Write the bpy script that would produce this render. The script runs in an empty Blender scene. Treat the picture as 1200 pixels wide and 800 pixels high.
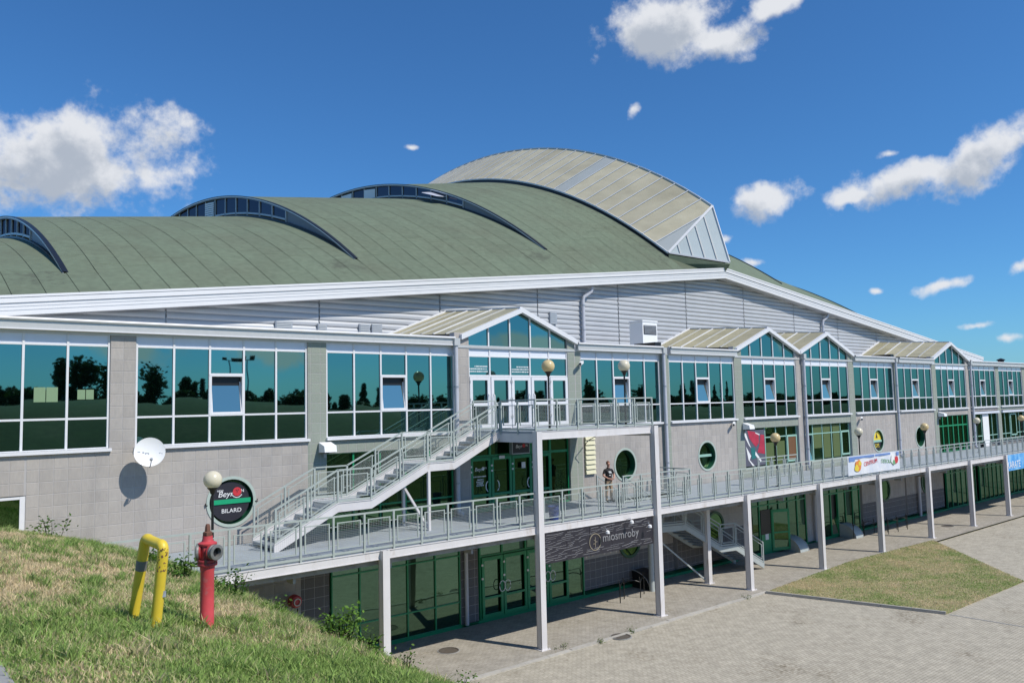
import bpy, bmesh, math, random
import numpy as np
from mathutils import Vector, Matrix
rnd = random.Random(7)
R = math.radians
SC = bpy.context.scene
COL = SC.collection

# ------------------------------------------------------------------ camera
cam_d = bpy.data.cameras.new('camera')
cam = bpy.data.objects.new('camera', cam_d)
COL.objects.link(cam)
cam_d.sensor_width = 36.0
cam_d.lens = 935.5 / 1200 * 36
cam_d.clip_start = 0.05
cam_d.clip_end = 3000
yaw, pitch, roll = .69691, .0806, -.0232
CAM = Vector((-6.1025, -24.643, 8.0712))
fw = Vector((math.sin(yaw) * math.cos(pitch), math.cos(yaw) * math.cos(pitch), math.sin(pitch)))
rt0 = Vector((math.cos(yaw), -math.sin(yaw), 0))
up0 = rt0.cross(fw)
rt = rt0 * math.cos(roll) + up0 * math.sin(roll)
up = -rt0 * math.sin(roll) + up0 * math.cos(roll)
cam.matrix_world = Matrix(((rt.x, up.x, -fw.x, CAM.x), (rt.y, up.y, -fw.y, CAM.y), (rt.z, up.z, -fw.z, CAM.z), (0, 0, 0, 1)))
SC.camera = cam

# ------------------------------------------------------------------ light
SUN = Vector((.39, -1.0, 1.24)).normalized()          # towards the sun
sun_d = bpy.data.lights.new('sun', 'SUN')
sun_d.energy = 4.5
sun_d.angle = R(0.53)
sun_d.color = (1.0, .94, .84)
sun = bpy.data.objects.new('sun', sun_d)
COL.objects.link(sun)
sun.rotation_euler = SUN.to_track_quat('Z', 'Y').to_euler()
SC.view_settings.view_transform = 'Standard'
SC.view_settings.look = 'None'
SC.view_settings.exposure = 0.0
SC.view_settings.gamma = 1.0
SC.view_settings.use_curve_mapping = False

W = bpy.data.worlds.new('World')
SC.world = W
W.use_nodes = True
wn, wl = W.node_tree.nodes, W.node_tree.links
wn.clear()


def wmath(op, a, b=None, c=None, clamp=False):
    n = wn.new('ShaderNodeMath'); n.operation = op; n.use_clamp = clamp
    for i, v in enumerate((a, b, c)):
        if v is None: continue
        if isinstance(v, (int, float)): n.inputs[i].default_value = v
        else: wl.new(v, n.inputs[i])
    return n.outputs[0]


def wvec(op, a, b=None):
    n = wn.new('ShaderNodeVectorMath'); n.operation = op
    for i, v in enumerate((a, b)):
        if v is None: continue
        if isinstance(v, (tuple, list, Vector)): n.inputs[i].default_value = tuple(v)
        else: wl.new(v, n.inputs[i])
    return n.outputs['Value'] if op in ('DOT_PRODUCT', 'LENGTH') else n.outputs['Vector']


sky = wn.new('ShaderNodeTexSky')
sky.sky_type = 'NISHITA'
sky.sun_disc = False
sky.sun_elevation = math.asin(SUN.z)
sky.sun_rotation = math.atan2(SUN.x, SUN.y)
sky.altitude = 100
sky.air_density = 1.0
sky.dust_density = 0.35
sky.ozone_density = 3.2
tc = wn.new('ShaderNodeTexCoord')
DIRN = wvec('NORMALIZE', tc.outputs['Generated'])


def ray(px, py):
    return (fw + rt * ((px - 600) / 935.5) - up * ((py - 400) / 935.5)).normalized()


# every cloud: direction, angular half width, half height, tilt
clouds = []
for px, py, hw, hh, ti in [(55, 180, 160, 58, 14), (150, 208, 92, 46, 10), (12, 214, 36, 14, 0), (780, 36, 72, 40, 8), (845, 46, 58, 26, 5), (905, 10, 50, 14, 15),
                           (893, 234, 50, 26, 10), (745, 130, 22, 12, 50), (1065, 208, 72, 24, 12), (1005, 226, 38, 13, 0), (1150, 186, 76, 30, 20), (1040, 181, 26, 8, 10), (1103, 331, 42, 12, 5), (1143, 380, 30, 8, 4),
                           (1195, 312, 30, 16, 12), (1188, 398, 26, 9, 0), (885, 305, 26, 10, -15), (852, 280, 16, 10, 0), (487, 170, 22, 7, 0), (1030, 334, 16, 7, 0)]:
    clouds.append((ray(px, py), hw / 935., hh / 935., R(ti)))
for i in range(26):                                     # the same kind of small fair-weather cloud all round the sky
    az = yaw + R(62) + i * R(236) / 26 + rnd.uniform(-.05, .05)
    el = R(rnd.choice([4, 5, 7, 9, 13, 18, 26]))
    w_ = rnd.uniform(.03, .07) * (1 + el)
    clouds.append((Vector((math.sin(az) * math.cos(el), math.cos(az) * math.cos(el), math.sin(el))), w_, w_ * rnd.uniform(.25, .5), rnd.uniform(-.1, .15)))
warp = wn.new('ShaderNodeTexNoise'); warp.inputs['Scale'].default_value = 9; warp.inputs['Detail'].default_value = 3
wl.new(DIRN, warp.inputs['Vector'])
wofs = wn.new('ShaderNodeVectorMath'); wofs.operation = 'MULTIPLY_ADD'
wl.new(warp.outputs['Color'], wofs.inputs[0]); wofs.inputs[1].default_value = (.035,) * 3
wl.new(DIRN, wofs.inputs[2])
DW = wvec('SUBTRACT', wofs.outputs['Vector'], (.0175,) * 3)
hue = wn.new('ShaderNodeMix'); hue.data_type = 'RGBA'; hue.blend_type = 'MULTIPLY'; hue.inputs['Factor'].default_value = 1
wl.new(sky.outputs[0], hue.inputs['A']); hue.inputs['B'].default_value = (.45, .90, 1.30, 1)   # the camera's deep blue
def cloud_density(vec, wvec_, some):
    field = None
    for d, w_, h_, ti in some:
        r_ = Vector((d.y, -d.x, 0)).normalized()
        u_ = r_.cross(d).normalized()
        r2 = r_ * math.cos(ti) + u_ * math.sin(ti)
        u2 = -r_ * math.sin(ti) + u_ * math.cos(ti)
        dv = wvec('SUBTRACT', wvec_, tuple(d))
        cx = wn.new('ShaderNodeCombineXYZ')
        wl.new(wvec('DOT_PRODUCT', dv, tuple(r2 / w_)), cx.inputs[0])
        wl.new(wvec('DOT_PRODUCT', dv, tuple(u2 / h_)), cx.inputs[1])
        wl.new(wvec('DOT_PRODUCT', dv, tuple(d / .4)), cx.inputs[2])
        f = wmath('SUBTRACT', 1.0 if w_ > .05 else .85 if w_ > .035 else .64, wvec('LENGTH', cx.outputs[0]))
        field = f if field is None else wmath('MAXIMUM', field, f)
    nz = wn.new('ShaderNodeTexNoise'); nz.inputs['Scale'].default_value = 19; nz.inputs['Detail'].default_value = 9; nz.inputs['Roughness'].default_value = .56
    wl.new(vec, nz.inputs['Vector'])
    nf = wn.new('ShaderNodeTexNoise'); nf.inputs['Scale'].default_value = 55; nf.inputs['Detail'].default_value = 6; nf.inputs['Roughness'].default_value = .6
    wl.new(vec, nf.inputs['Vector'])
    return wmath('ADD', wmath('ADD', field, wmath('MULTIPLY', wmath('SUBTRACT', nz.outputs[0], .52), 1.8)), wmath('MULTIPLY', wmath('SUBTRACT', nf.outputs[0], .5), .8))


dens = cloud_density(DIRN, DW, clouds)
OFF = (.006, -.012, .022)                               # a small step towards the sun: what lies there shades this spot
dens_up = cloud_density(wvec('ADD', DIRN, OFF), wvec('ADD', DW, OFF), sorted(clouds[:20], key=lambda c: -c[1] * c[2])[:8])
mr = wn.new('ShaderNodeMapRange'); mr.interpolation_type = 'SMOOTHSTEP'
wl.new(dens, mr.inputs[0]); mr.inputs[1].default_value = 0.0; mr.inputs[2].default_value = .62; mr.inputs[4].default_value = .97
shade = wn.new('ShaderNodeMapRange'); shade.interpolation_type = 'SMOOTHSTEP'
wl.new(dens_up, shade.inputs[0]); shade.inputs[1].default_value = .05; shade.inputs[2].default_value = .85
ramp = wn.new('ShaderNodeMix'); ramp.data_type = 'RGBA'
wl.new(shade.outputs[0], ramp.inputs['Factor'])
ramp.inputs['A'].default_value = (7.9, 8.1, 8.5, 1)
ramp.inputs['B'].default_value = (4.4, 4.9, 5.7, 1)
mixc = wn.new('ShaderNodeMix'); mixc.data_type = 'RGBA'
wl.new(mr.outputs[0], mixc.inputs['Factor'])
wl.new(hue.outputs['Result'], mixc.inputs['A'])
wl.new(ramp.outputs['Result'], mixc.inputs['B'])
bg = wn.new('ShaderNodeBackground'); bg.inputs['Strength'].default_value = .1
wl.new(mixc.outputs['Result'], bg.inputs['Color'])
wo = wn.new('ShaderNodeOutputWorld'); wl.new(bg.outputs[0], wo.inputs[0])


# ------------------------------------------------------------------ materials
def M(name, col, rough=.6, metal=0.0, var=0.0, vscale=6.0, rand=0.0, bump=0.0, bscale=40.0, col2=None, c2scale=1.5, c2lo=.5, c2hi=.65, spec=.5, stretch=None, island=False, translucent=0.0):
    m = bpy.data.materials.new(name); m.use_nodes = True
    n, l = m.node_tree.nodes, m.node_tree.links
    p = n['Principled BSDF']
    p.inputs['Roughness'].default_value = rough; p.inputs['Metallic'].default_value = metal
    p.inputs['Specular IOR Level'].default_value = spec
    t = n.new('ShaderNodeTexCoord'); co = t.outputs['Object']
    g = n.new('ShaderNodeNewGeometry')
    pos = g.outputs['Position']
    if stretch:
        mp = n.new('ShaderNodeMapping'); mp.inputs['Scale'].default_value = stretch; l.new(pos, mp.inputs[0]); pos = mp.outputs[0]
    rgb = n.new('ShaderNodeRGB'); rgb.outputs[0].default_value = (*col, 1); cur = rgb.outputs[0]
    if col2 is not None:
        a = n.new('ShaderNodeTexNoise'); a.inputs['Scale'].default_value = c2scale; a.inputs['Detail'].default_value = 7; a.inputs['Roughness'].default_value = .62
        l.new(pos, a.inputs['Vector'])
        r_ = n.new('ShaderNodeMapRange'); r_.inputs[1].default_value = c2lo; r_.inputs[2].default_value = c2hi; l.new(a.outputs[0], r_.inputs[0])
        x = n.new('ShaderNodeMix'); x.data_type = 'RGBA'; l.new(r_.outputs[0], x.inputs['Factor']); l.new(cur, x.inputs['A']); x.inputs['B'].default_value = (*col2, 1)
        cur = x.outputs['Result']
    if var or rand:
        hs = n.new('ShaderNodeHueSaturation'); l.new(cur, hs.inputs['Color'])
        val = None
        if var:
            a = n.new('ShaderNodeTexNoise'); a.inputs['Scale'].default_value = vscale; a.inputs['Detail'].default_value = 6; l.new(pos, a.inputs['Vector'])
            r_ = n.new('ShaderNodeMapRange'); r_.inputs[1].default_value = .25; r_.inputs[2].default_value = .75; r_.inputs[3].default_value = 1 - var; r_.inputs[4].default_value = 1 + var
            l.new(a.outputs[0], r_.inputs[0]); val = r_.outputs[0]
        if rand:
            src = g.outputs['Random Per Island']
            if not island:
                oi = n.new('ShaderNodeObjectInfo')
                src = oi.outputs['Random']
            r_ = n.new('ShaderNodeMapRange'); r_.inputs[3].default_value = 1 - rand; r_.inputs[4].default_value = 1 + rand; l.new(src, r_.inputs[0])
            if val is None: val = r_.outputs[0]
            else:
                mu = n.new('ShaderNodeMath'); mu.operation = 'MULTIPLY'; l.new(val, mu.inputs[0]); l.new(r_.outputs[0], mu.inputs[1]); val = mu.outputs[0]
        l.new(val, hs.inputs['Value']); cur = hs.outputs[0]
    l.new(cur, p.inputs['Base Color'])
    if bump:
        a = n.new('ShaderNodeTexNoise'); a.inputs['Scale'].default_value = bscale; a.inputs['Detail'].default_value = 4; l.new(pos, a.inputs['Vector'])
        b = n.new('ShaderNodeBump'); b.inputs['Strength'].default_value = bump; b.inputs['Distance'].default_value = .02; l.new(a.outputs[0], b.inputs['Height']); l.new(b.outputs[0], p.inputs['Normal'])
    if translucent:
        tr = n.new('ShaderNodeBsdfTranslucent'); l.new(cur, tr.inputs[0])
        mx = n.new('ShaderNodeMixShader'); mx.inputs[0].default_value = translucent
        l.new(p.outputs[0], mx.inputs[1]); l.new(tr.outputs[0], mx.inputs[2])
        l.new(mx.outputs[0], n['Material Output'].inputs[0])
    return m


def Mglass(name, tint, dark, rough=.015, wob=.025, wscale=.9, rand=.12, fmix=.9):
    """coated glazing: a tinted mirror over a dark interior; every pane is very slightly out of true"""
    m = bpy.data.materials.new(name); m.use_nodes = True
    n, l = m.node_tree.nodes, m.node_tree.links
    n.remove(n['Principled BSDF'])
    gl = n.new('ShaderNodeBsdfGlossy'); gl.inputs['Roughness'].default_value = rough
    df = n.new('ShaderNodeBsdfDiffuse'); df.inputs[0].default_value = (*dark, 1)
    oi = n.new('ShaderNodeObjectInfo')
    hs = n.new('ShaderNodeHueSaturation'); hs.inputs['Color'].default_value = (*tint, 1)
    r_ = n.new('ShaderNodeMapRange'); r_.inputs[3].default_value = 1 - rand; r_.inputs[4].default_value = 1 + rand; l.new(oi.outputs['Random'], r_.inputs[0]); l.new(r_.outputs[0], hs.inputs['Value'])
    l.new(hs.outputs[0], gl.inputs[0])
    g = n.new('ShaderNodeNewGeometry')
    a = n.new('ShaderNodeTexNoise'); a.inputs['Scale'].default_value = wscale; a.inputs['Detail'].default_value = 1; l.new(g.outputs['Position'], a.inputs['Vector'])
    b = n.new('ShaderNodeBump'); b.inputs['Strength'].default_value = wob; b.inputs['Distance'].default_value = .1; l.new(a.outputs[0], b.inputs['Height'])
    wn_ = n.new('ShaderNodeTexWhiteNoise'); wn_.noise_dimensions = '1D'; l.new(oi.outputs['Random'], wn_.inputs['W'])
    off = n.new('ShaderNodeVectorMath'); off.operation = 'MULTIPLY_ADD'; l.new(wn_.outputs['Color'], off.inputs[0]); off.inputs[1].default_value = (.005,) * 3; off.inputs[2].default_value = (-.0025,) * 3
    ad = n.new('ShaderNodeVectorMath'); l.new(b.outputs[0], ad.inputs[0]); l.new(off.outputs[0], ad.inputs[1])
    nm = n.new('ShaderNodeVectorMath'); nm.operation = 'NORMALIZE'; l.new(ad.outputs[0], nm.inputs[0])
    l.new(nm.outputs[0], gl.inputs['Normal'])
    mx = n.new('ShaderNodeMixShader'); mx.inputs[0].default_value = fmix
    l.new(df.outputs[0], mx.inputs[1]); l.new(gl.outputs[0], mx.inputs[2]); l.new(mx.outputs[0], n['Material Output'].inputs[0])
    return m


def Mpave(name, c1, c2, mortar, bw, bh, rot=0, stain=(.12, .09, .05), smin=.62, smax=.8, sscale=.35):
    m = bpy.data.materials.new(name); m.use_nodes = True
    n, l = m.node_tree.nodes, m.node_tree.links
    p = n['Principled BSDF']; p.inputs['Roughness'].default_value = .9; p.inputs['Specular IOR Level'].default_value = .25
    g = n.new('ShaderNodeNewGeometry'); mp = n.new('ShaderNodeMapping'); mp.inputs['Rotation'].default_value = (0, 0, rot); l.new(g.outputs['Position'], mp.inputs[0])
    b = n.new('ShaderNodeTexBrick'); l.new(mp.outputs[0], b.inputs['Vector'])
    b.inputs['Color1'].default_value = (*c1, 1); b.inputs['Color2'].default_value = (*c2, 1); b.inputs['Mortar'].default_value = (*mortar, 1)
    b.inputs['Scale'].default_value = 1; b.inputs['Brick Width'].default_value = bw; b.inputs['Row Height'].default_value = bh; b.inputs['Mortar Size'].default_value = .008; b.inputs['Mortar Smooth'].default_value = .3
    a = n.new('ShaderNodeTexNoise'); a.inputs['Scale'].default_value = sscale; a.inputs['Detail'].default_value = 9; a.inputs['Roughness'].default_value = .68; l.new(g.outputs['Position'], a.inputs['Vector'])
    a2 = n.new('ShaderNodeTexNoise'); a2.inputs['Scale'].default_value = 2.2; a2.inputs['Detail'].default_value = 8; a2.inputs['Roughness'].default_value = .7; l.new(g.outputs['Position'], a2.inputs['Vector'])
    hs = n.new('ShaderNodeHueSaturation'); l.new(b.outputs[0], hs.inputs['Color'])
    r_ = n.new('ShaderNodeMapRange'); r_.inputs[1].default_value = .3; r_.inputs[2].default_value = .7; r_.inputs[3].default_value = .8; r_.inputs[4].default_value = 1.16; l.new(a2.outputs[0], r_.inputs[0]); l.new(r_.outputs[0], hs.inputs['Value'])
    r2_ = n.new('ShaderNodeMapRange'); r2_.inputs[1].default_value = smin; r2_.inputs[2].default_value = smax; r2_.inputs[4].default_value = .8; l.new(a.outputs[0], r2_.inputs[0])
    mu = n.new('ShaderNodeMath'); mu.operation = 'MULTIPLY'; l.new(r2_.outputs[0], mu.inputs[0])
    a3 = n.new('ShaderNodeTexNoise'); a3.inputs['Scale'].default_value = 9; a3.inputs['Detail'].default_value = 5; l.new(g.outputs['Position'], a3.inputs['Vector'])
    r3 = n.new('ShaderNodeMapRange'); r3.inputs[1].default_value = .42; r3.inputs[2].default_value = .62; l.new(a3.outputs[0], r3.inputs[0]); l.new(r3.outputs[0], mu.inputs[1])
    x = n.new('ShaderNodeMix'); x.data_type = 'RGBA'; l.new(mu.outputs[0], x.inputs['Factor']); l.new(hs.outputs[0], x.inputs['A']); x.inputs['B'].default_value = (*stain, 1)
    l.new(x.outputs['Result'], p.inputs['Base Color'])
    bp = n.new('ShaderNodeBump'); bp.inputs['Strength'].default_value = .5; bp.inputs['Distance'].default_value = .01; bp.invert = True
    l.new(b.outputs['Fac'], bp.inputs['Height']); l.new(bp.outputs[0], p.inputs['Normal'])
    return m


def Mattr(name, rough=.85, translucent=.35):
    m = bpy.data.materials.new(name); m.use_nodes = True
    n, l = m.node_tree.nodes, m.node_tree.links
    p = n['Principled BSDF']; p.inputs['Roughness'].default_value = rough; p.inputs['Specular IOR Level'].default_value = .2
    a = n.new('ShaderNodeAttribute'); a.attribute_name = 'tint'
    l.new(a.outputs['Color'], p.inputs['Base Color'])
    tr = n.new('ShaderNodeBsdfTranslucent'); l.new(a.outputs['Color'], tr.inputs[0])
    mx = n.new('ShaderNodeMixShader'); mx.inputs[0].default_value = translucent
    l.new(p.outputs[0], mx.inputs[1]); l.new(tr.outputs[0], mx.inputs[2]); l.new(mx.outputs[0], n['Material Output'].inputs[0])
    return m


mt = {}
mt['beige'] = M('beige split block', (.388, .358, .330), .85, var=.06, vscale=18, rand=.06, bump=.25, bscale=60, col2=(.315, .295, .28), c2scale=1.1, c2lo=.45, c2hi=.68, stretch=(1, 1, .28))
mt['green_block'] = M('grey green block', (.27, .30, .255), .85, var=.07, vscale=18, rand=.04, bump=.25, bscale=60)
mt['dark_block'] = M('grey plinth block', (.135, .132, .135), .85, var=.08, vscale=18, rand=.04, bump=.2, bscale=60)
for k in ('beige', 'green_block', 'dark_block'):
    mm = mt[k].copy(); mt[k + '_s'] = mm
mt['beige_s'] = M('beige split blocks', (.388, .358, .330), .85, var=.06, vscale=18, rand=.06, island=True, bump=.25, bscale=60, col2=(.315, .295, .28), c2scale=1.1, c2lo=.45, c2hi=.68, stretch=(1, 1, .28))
mt['green_block_s'] = M('grey green blocks', (.27, .30, .255), .85, var=.07, vscale=18, rand=.04, island=True, bump=.25, bscale=60)
mt['dark_block_s'] = M('grey plinth blocks', (.135, .132, .135), .85, var=.08, vscale=18, rand=.04, island=True)
mt['mortar'] = M('mortar', (.40, .385, .38), .95, var=.05)
mt['core'] = M('rough wall core', (.2, .2, .2), .9)
mt['white_steel'] = M('white painted steel', (.64, .62, .62), .45, var=.07, vscale=2.5, col2=(.40, .33, .27), c2scale=2.2, c2lo=.57, c2hi=.82, stretch=(1, 1, .35))
mt['fascia'] = M('white sheet fascia', (.68, .68, .685), .45, var=.03, vscale=1.5)
mt['siding'] = M('silver grey siding', (.41, .425, .45), .38, var=.05, vscale=1.2, rand=.03)
mt['roof'] = M('green mineral felt', (.132, .168, .114), .95, var=.13, vscale=3.5, rand=.05, bump=.3, bscale=120, col2=(.118, .140, .095), c2scale=.35, c2lo=.42, c2hi=.72)
mt['roof_under'] = M('roofing felt seam', (.098, .118, .078), .95, var=.12, vscale=2)
mt['roof_far'] = M('green mineral felt plain', (.132, .168, .114), .95, var=.12, vscale=2.5)
mt['moss'] = M('dark lichen on felt', (.055, .062, .045), .95, var=.3, vscale=3, bump=.3)
_m = mt['roof']; _n, _l = _m.node_tree.nodes, _m.node_tree.links
_p = _n['Principled BSDF']; _src = _p.inputs['Base Color'].links[0].from_socket
_g = _n.new('ShaderNodeNewGeometry'); _sx = _n.new('ShaderNodeSeparateXYZ'); _l.new(_g.outputs['Position'], _sx.inputs[0])
_w = _n.new('ShaderNodeMapRange'); _w.inputs[1].default_value = 27.5; _w.inputs[2].default_value = 33.2; _w.inputs[3].default_value = -.18; _w.inputs[4].default_value = .12; _l.new(_sx.outputs[0], _w.inputs[0])
_a = _n.new('ShaderNodeTexNoise'); _a.inputs['Scale'].default_value = 1.6; _a.inputs['Detail'].default_value = 9; _a.inputs['Roughness'].default_value = .75; _l.new(_g.outputs['Position'], _a.inputs['Vector'])
_ad = _n.new('ShaderNodeMath'); _ad.operation = 'ADD'; _l.new(_a.outputs[0], _ad.inputs[0]); _l.new(_w.outputs[0], _ad.inputs[1])
for _pt in ((-1.1, 7.6, 13), (10.9, 7.6, 14.6), (22.9, 7.6, 16.2)):
    _d = _n.new('ShaderNodeVectorMath'); _d.operation = 'DISTANCE'; _l.new(_g.outputs['Position'], _d.inputs[0]); _d.inputs[1].default_value = _pt
    _q = _n.new('ShaderNodeMapRange'); _q.inputs[1].default_value = .2; _q.inputs[2].default_value = 2.6; _q.inputs[3].default_value = .36; _q.inputs[4].default_value = 0; _l.new(_d.outputs['Value'], _q.inputs[0])
    _a2 = _n.new('ShaderNodeMath'); _a2.operation = 'ADD'; _l.new(_ad.outputs[0], _a2.inputs[0]); _l.new(_q.outputs[0], _a2.inputs[1]); _ad = _a2
_r = _n.new('ShaderNodeMapRange'); _r.inputs[1].default_value = .56; _r.inputs[2].default_value = .72; _r.inputs[4].default_value = .75; _l.new(_ad.outputs[0], _r.inputs[0])
_x = _n.new('ShaderNodeMix'); _x.data_type = 'RGBA'; _l.new(_r.outputs[0], _x.inputs['Factor']); _l.new(_src, _x.inputs['A']); _x.inputs['B'].default_value = (.075, .085, .062, 1); _l.new(_x.outputs['Result'], _p.inputs['Base Color'])
mt['poly'] = M('weathered translucent sheet', (.58, .52, .37), .35, var=.10, vscale=1.2, rand=.08, col2=(.46, .41, .28), c2scale=.5, c2lo=.45, c2hi=.75, stretch=(1, .35, 1))
mt['poly_clear'] = M('grey translucent sheet', (.47, .49, .47), .3, var=.06, vscale=1.0, rand=.05)
mt['poly_end'] = M('bluish translucent sheet', (.50, .555, .56), .2, var=.05, vscale=.8, rand=.04)
mt['poly_dirty'] = M('yellowed translucent sheet', (.40, .365, .235), .45, var=.12, vscale=2.0, rand=.10, col2=(.30, .28, .18), c2scale=.8, c2lo=.45, c2hi=.75)
mt['frame_white'] = M('white window frame', (.70, .70, .72), .35, var=.03)
mt['spandrel'] = M('white glazed panel', (.70, .72, .80), .18, var=.02)
mt['frame_green'] = M('green window frame', (.012, .25, .105), .35, var=.05)
mt['reveal_green'] = M('dark green reveal', (.012, .085, .045), .4)
mt['frame_pale'] = M('pale green aluminium', (.30, .50, .42), .4, var=.05)
mt['teal'] = Mglass('teal mirror glass', (.145, .295, .285), (.004, .014, .012))
mt['blue_glass'] = Mglass('clear tilted glass', (.62, .60, .47), (.01, .02, .03))
mt['green_glass'] = Mglass('dark green glass', (.115, .205, .145), (.006, .022, .012), rough=.03, wob=.05, fmix=.92)
mt['dark_glass'] = Mglass('deep green tinted glass', (.085, .17, .085), (.005, .016, .008), fmix=.88)
mt['navy'] = Mglass('dark roof glass', (.13, .11, .12), (.006, .010, .018))
mt['alu'] = M('grey aluminium', (.38, .40, .43), .4, metal=.35, var=.04)
mt['clad'] = M('grey clerestory cladding', (.20, .215, .24), .5, var=.06)
mt['gutter'] = M('galvanised gutter', (.52, .52, .51), .4, metal=.2, var=.05)
mt['pipe'] = M('grey downpipe', (.48, .49, .54), .35, var=.05)
mt['rail'] = M('pale green rail paint', (.37, .415, .39), .5, var=.06, vscale=5, col2=(.40, .38, .33), c2scale=3, c2lo=.64, c2hi=.8)
mt['rail_grey'] = M('weathered rail and shaded steel', (.38, .42, .42), .5, var=.06)
mt['wire'] = M('rail wire', (.42, .46, .44), .5)
mt['deck'] = M('grey deck plates', (.30, .335, .37), .65, var=.08, vscale=1.5, col2=(.24, .26, .28), c2scale=1.0, c2lo=.5, c2hi=.75)
mt['concrete'] = M('grey concrete', (.30, .30, .29), .9, var=.12, vscale=2, col2=(.17, .165, .16), c2scale=1.6, c2lo=.5, c2hi=.7, bump=.3)
mt['black'] = M('black paint', (.012, .012, .013), .4)
mt['dark_sign'] = M('anthracite sign face', (.026, .024, .032), .4, var=.05)
mt['white'] = M('white plastic', (.80, .80, .80), .35)
mt['cream'] = M('cream enamel', (.66, .63, .44), .45, var=.03)
mt['globe'] = M('cream opal globe', (.80, .74, .58), .25, translucent=.25)
mt['globe_or'] = M('yellowed opal globe', (.78, .62, .34), .25, translucent=.25)
mt['red'] = M('faded red paint', (.54, .06, .068), .5, var=.12, vscale=8, col2=(.40, .16, .15), c2scale=9, c2lo=.6, c2hi=.75)
mt['red_flat'] = M('red print', (.55, .035, .045), .5)
mt['red_dark'] = M('dull dark red casting', (.38, .04, .045), .55, var=.2, vscale=12, col2=(.12, .05, .04), c2scale=14, c2lo=.55, c2hi=.7)
mt['rust'] = M('rusty iron', (.16, .07, .045), .8, var=.2, vscale=20)
mt['yellow'] = M('yellow paint', (.72, .53, .045), .45, var=.06, vscale=8, col2=(.34, .25, .07), c2scale=13, c2lo=.66, c2hi=.74)
mt['green_bright'] = M('bright green band', (.01, .33, .15), .4)
mt['pale_ring'] = M('pale green flange', (.40, .47, .42), .5, var=.04)
mt['iron'] = M('cast iron cover', (.10, .085, .07), .8, var=.15, vscale=10)
mt['kerb'] = M('pale kerb stone', (.42, .40, .36), .9, var=.10, vscale=4, rand=.06, bump=.3)
mt['grass_base'] = M('dry turf', (.36, .30, .17), .95, var=.25, vscale=7, col2=(.21, .23, .085), c2scale=.9, c2lo=.4, c2hi=.62, bump=.6, bscale=30)
mt['hill'] = M('meadow turf', (.06, .08, .02), .95, var=.25, vscale=2, col2=(.12, .11, .045), c2scale=.15, c2lo=.5, c2hi=.7)
mt['yard'] = Mpave('grey block paving', (.465, .425, .345), (.40, .365, .295), (.265, .24, .185), .2, .1, 0, smin=.54, smax=.70)
mt['walk'] = Mpave('sandy block paving', (.40, .37, .32), (.345, .32, .275), (.26, .235, .19), .2, .1, 0, stain=(.16, .135, .09), smin=.5, smax=.75, sscale=.6)
mt['blade'] = Mattr('grass blades')
mt['leaf'] = Mattr('weed leaves', .6, .3)
mt['bark'] = M('bark', (.07, .055, .04), .9, var=.2)
mt['skin'] = M('skin', (.50, .27, .20), .5)
mt['shirt'] = M('black cotton', (.016, .016, .019), .9)
mt['trouser'] = M('tan camouflage cloth', (.42, .30, .20), .9, col2=(.25, .19, .13), c2scale=9, c2lo=.48, c2hi=.56)
mt['blue'] = M('blue plastic bin', (.03, .06, .22), .45)
mt['banner'] = M('pale printed vinyl', (.62, .66, .74), .5, col2=(.74, .75, .78), c2scale=1.6, c2lo=.45, c2hi=.6)
mt['banner_blue'] = M('blue printed vinyl', (.14, .24, .52), .5, var=.1, vscale=2)
mt['sky_vinyl'] = M('bright blue vinyl', (.06, .30, .68), .5, col2=(.22, .50, .80), c2scale=1.6, c2lo=.45, c2hi=.6)
mt['print_green'] = M('green print', (.16, .36, .18), .5)
mt['print_orange'] = M('orange print', (.70, .24, .05), .5)
mt['print_yellow'] = M('yellow print', (.72, .55, .05), .5)
mt['poster_grey'] = M('dark poster', (.10, .10, .135), .5)
mt['poster_red'] = M('red poster print', (.42, .03, .06), .5, var=.2, vscale=3)
mt['poster_teal'] = M('teal poster print', (.02, .16, .16), .5)
mt['blind'] = M('olive blind', (.085, .12, .035), .7)
mt['paper'] = M('white paper', (.75, .75, .75), .7)
mt['sheet'] = M('pale olive sheet', (.20, .30, .17), .6)
mt['coupling'] = M('grimy coupling', (.20, .20, .19), .5, metal=.3, var=.25, vscale=20)
mt['letter'] = M('dull grey lettering', (.24, .24, .25), .4)
mt['wave'] = M('scratched pale wave line', (.36, .36, .37), .5)
mt['ring'] = M('dull brass ring', (.30, .26, .19), .4)
mt['tape'] = M('grey tape', (.16, .16, .15), .6)
mt['brown_door'] = M('brown panel', (.16, .075, .03), .6)

# ------------------------------------------------------------------ helpers
WL = {}                                                  # world origin of every object built


def tag(o, label=None, cat=None, group=None, kind=None):
    if label: o['label'] = label
    if cat: o['category'] = cat
    if group: o['group'] = group
    if kind: o['kind'] = kind
    return o


def link(name, data, parent=None, loc=(0, 0, 0)):
    o = bpy.data.objects.new(name, data)
    COL.objects.link(o)
    loc = Vector(loc)
    WL[o] = loc.copy()
    if parent is not None:
        o.parent = parent
        loc = loc - WL[parent]
    o.location = loc
    return o


def thing(name, loc, label, cat, group=None):
    return tag(link(name, None, None, loc), label, cat, group)


def node(name, parent, loc=None):
    return link(name, None, parent, WL[parent] if loc is None else loc)


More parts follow.
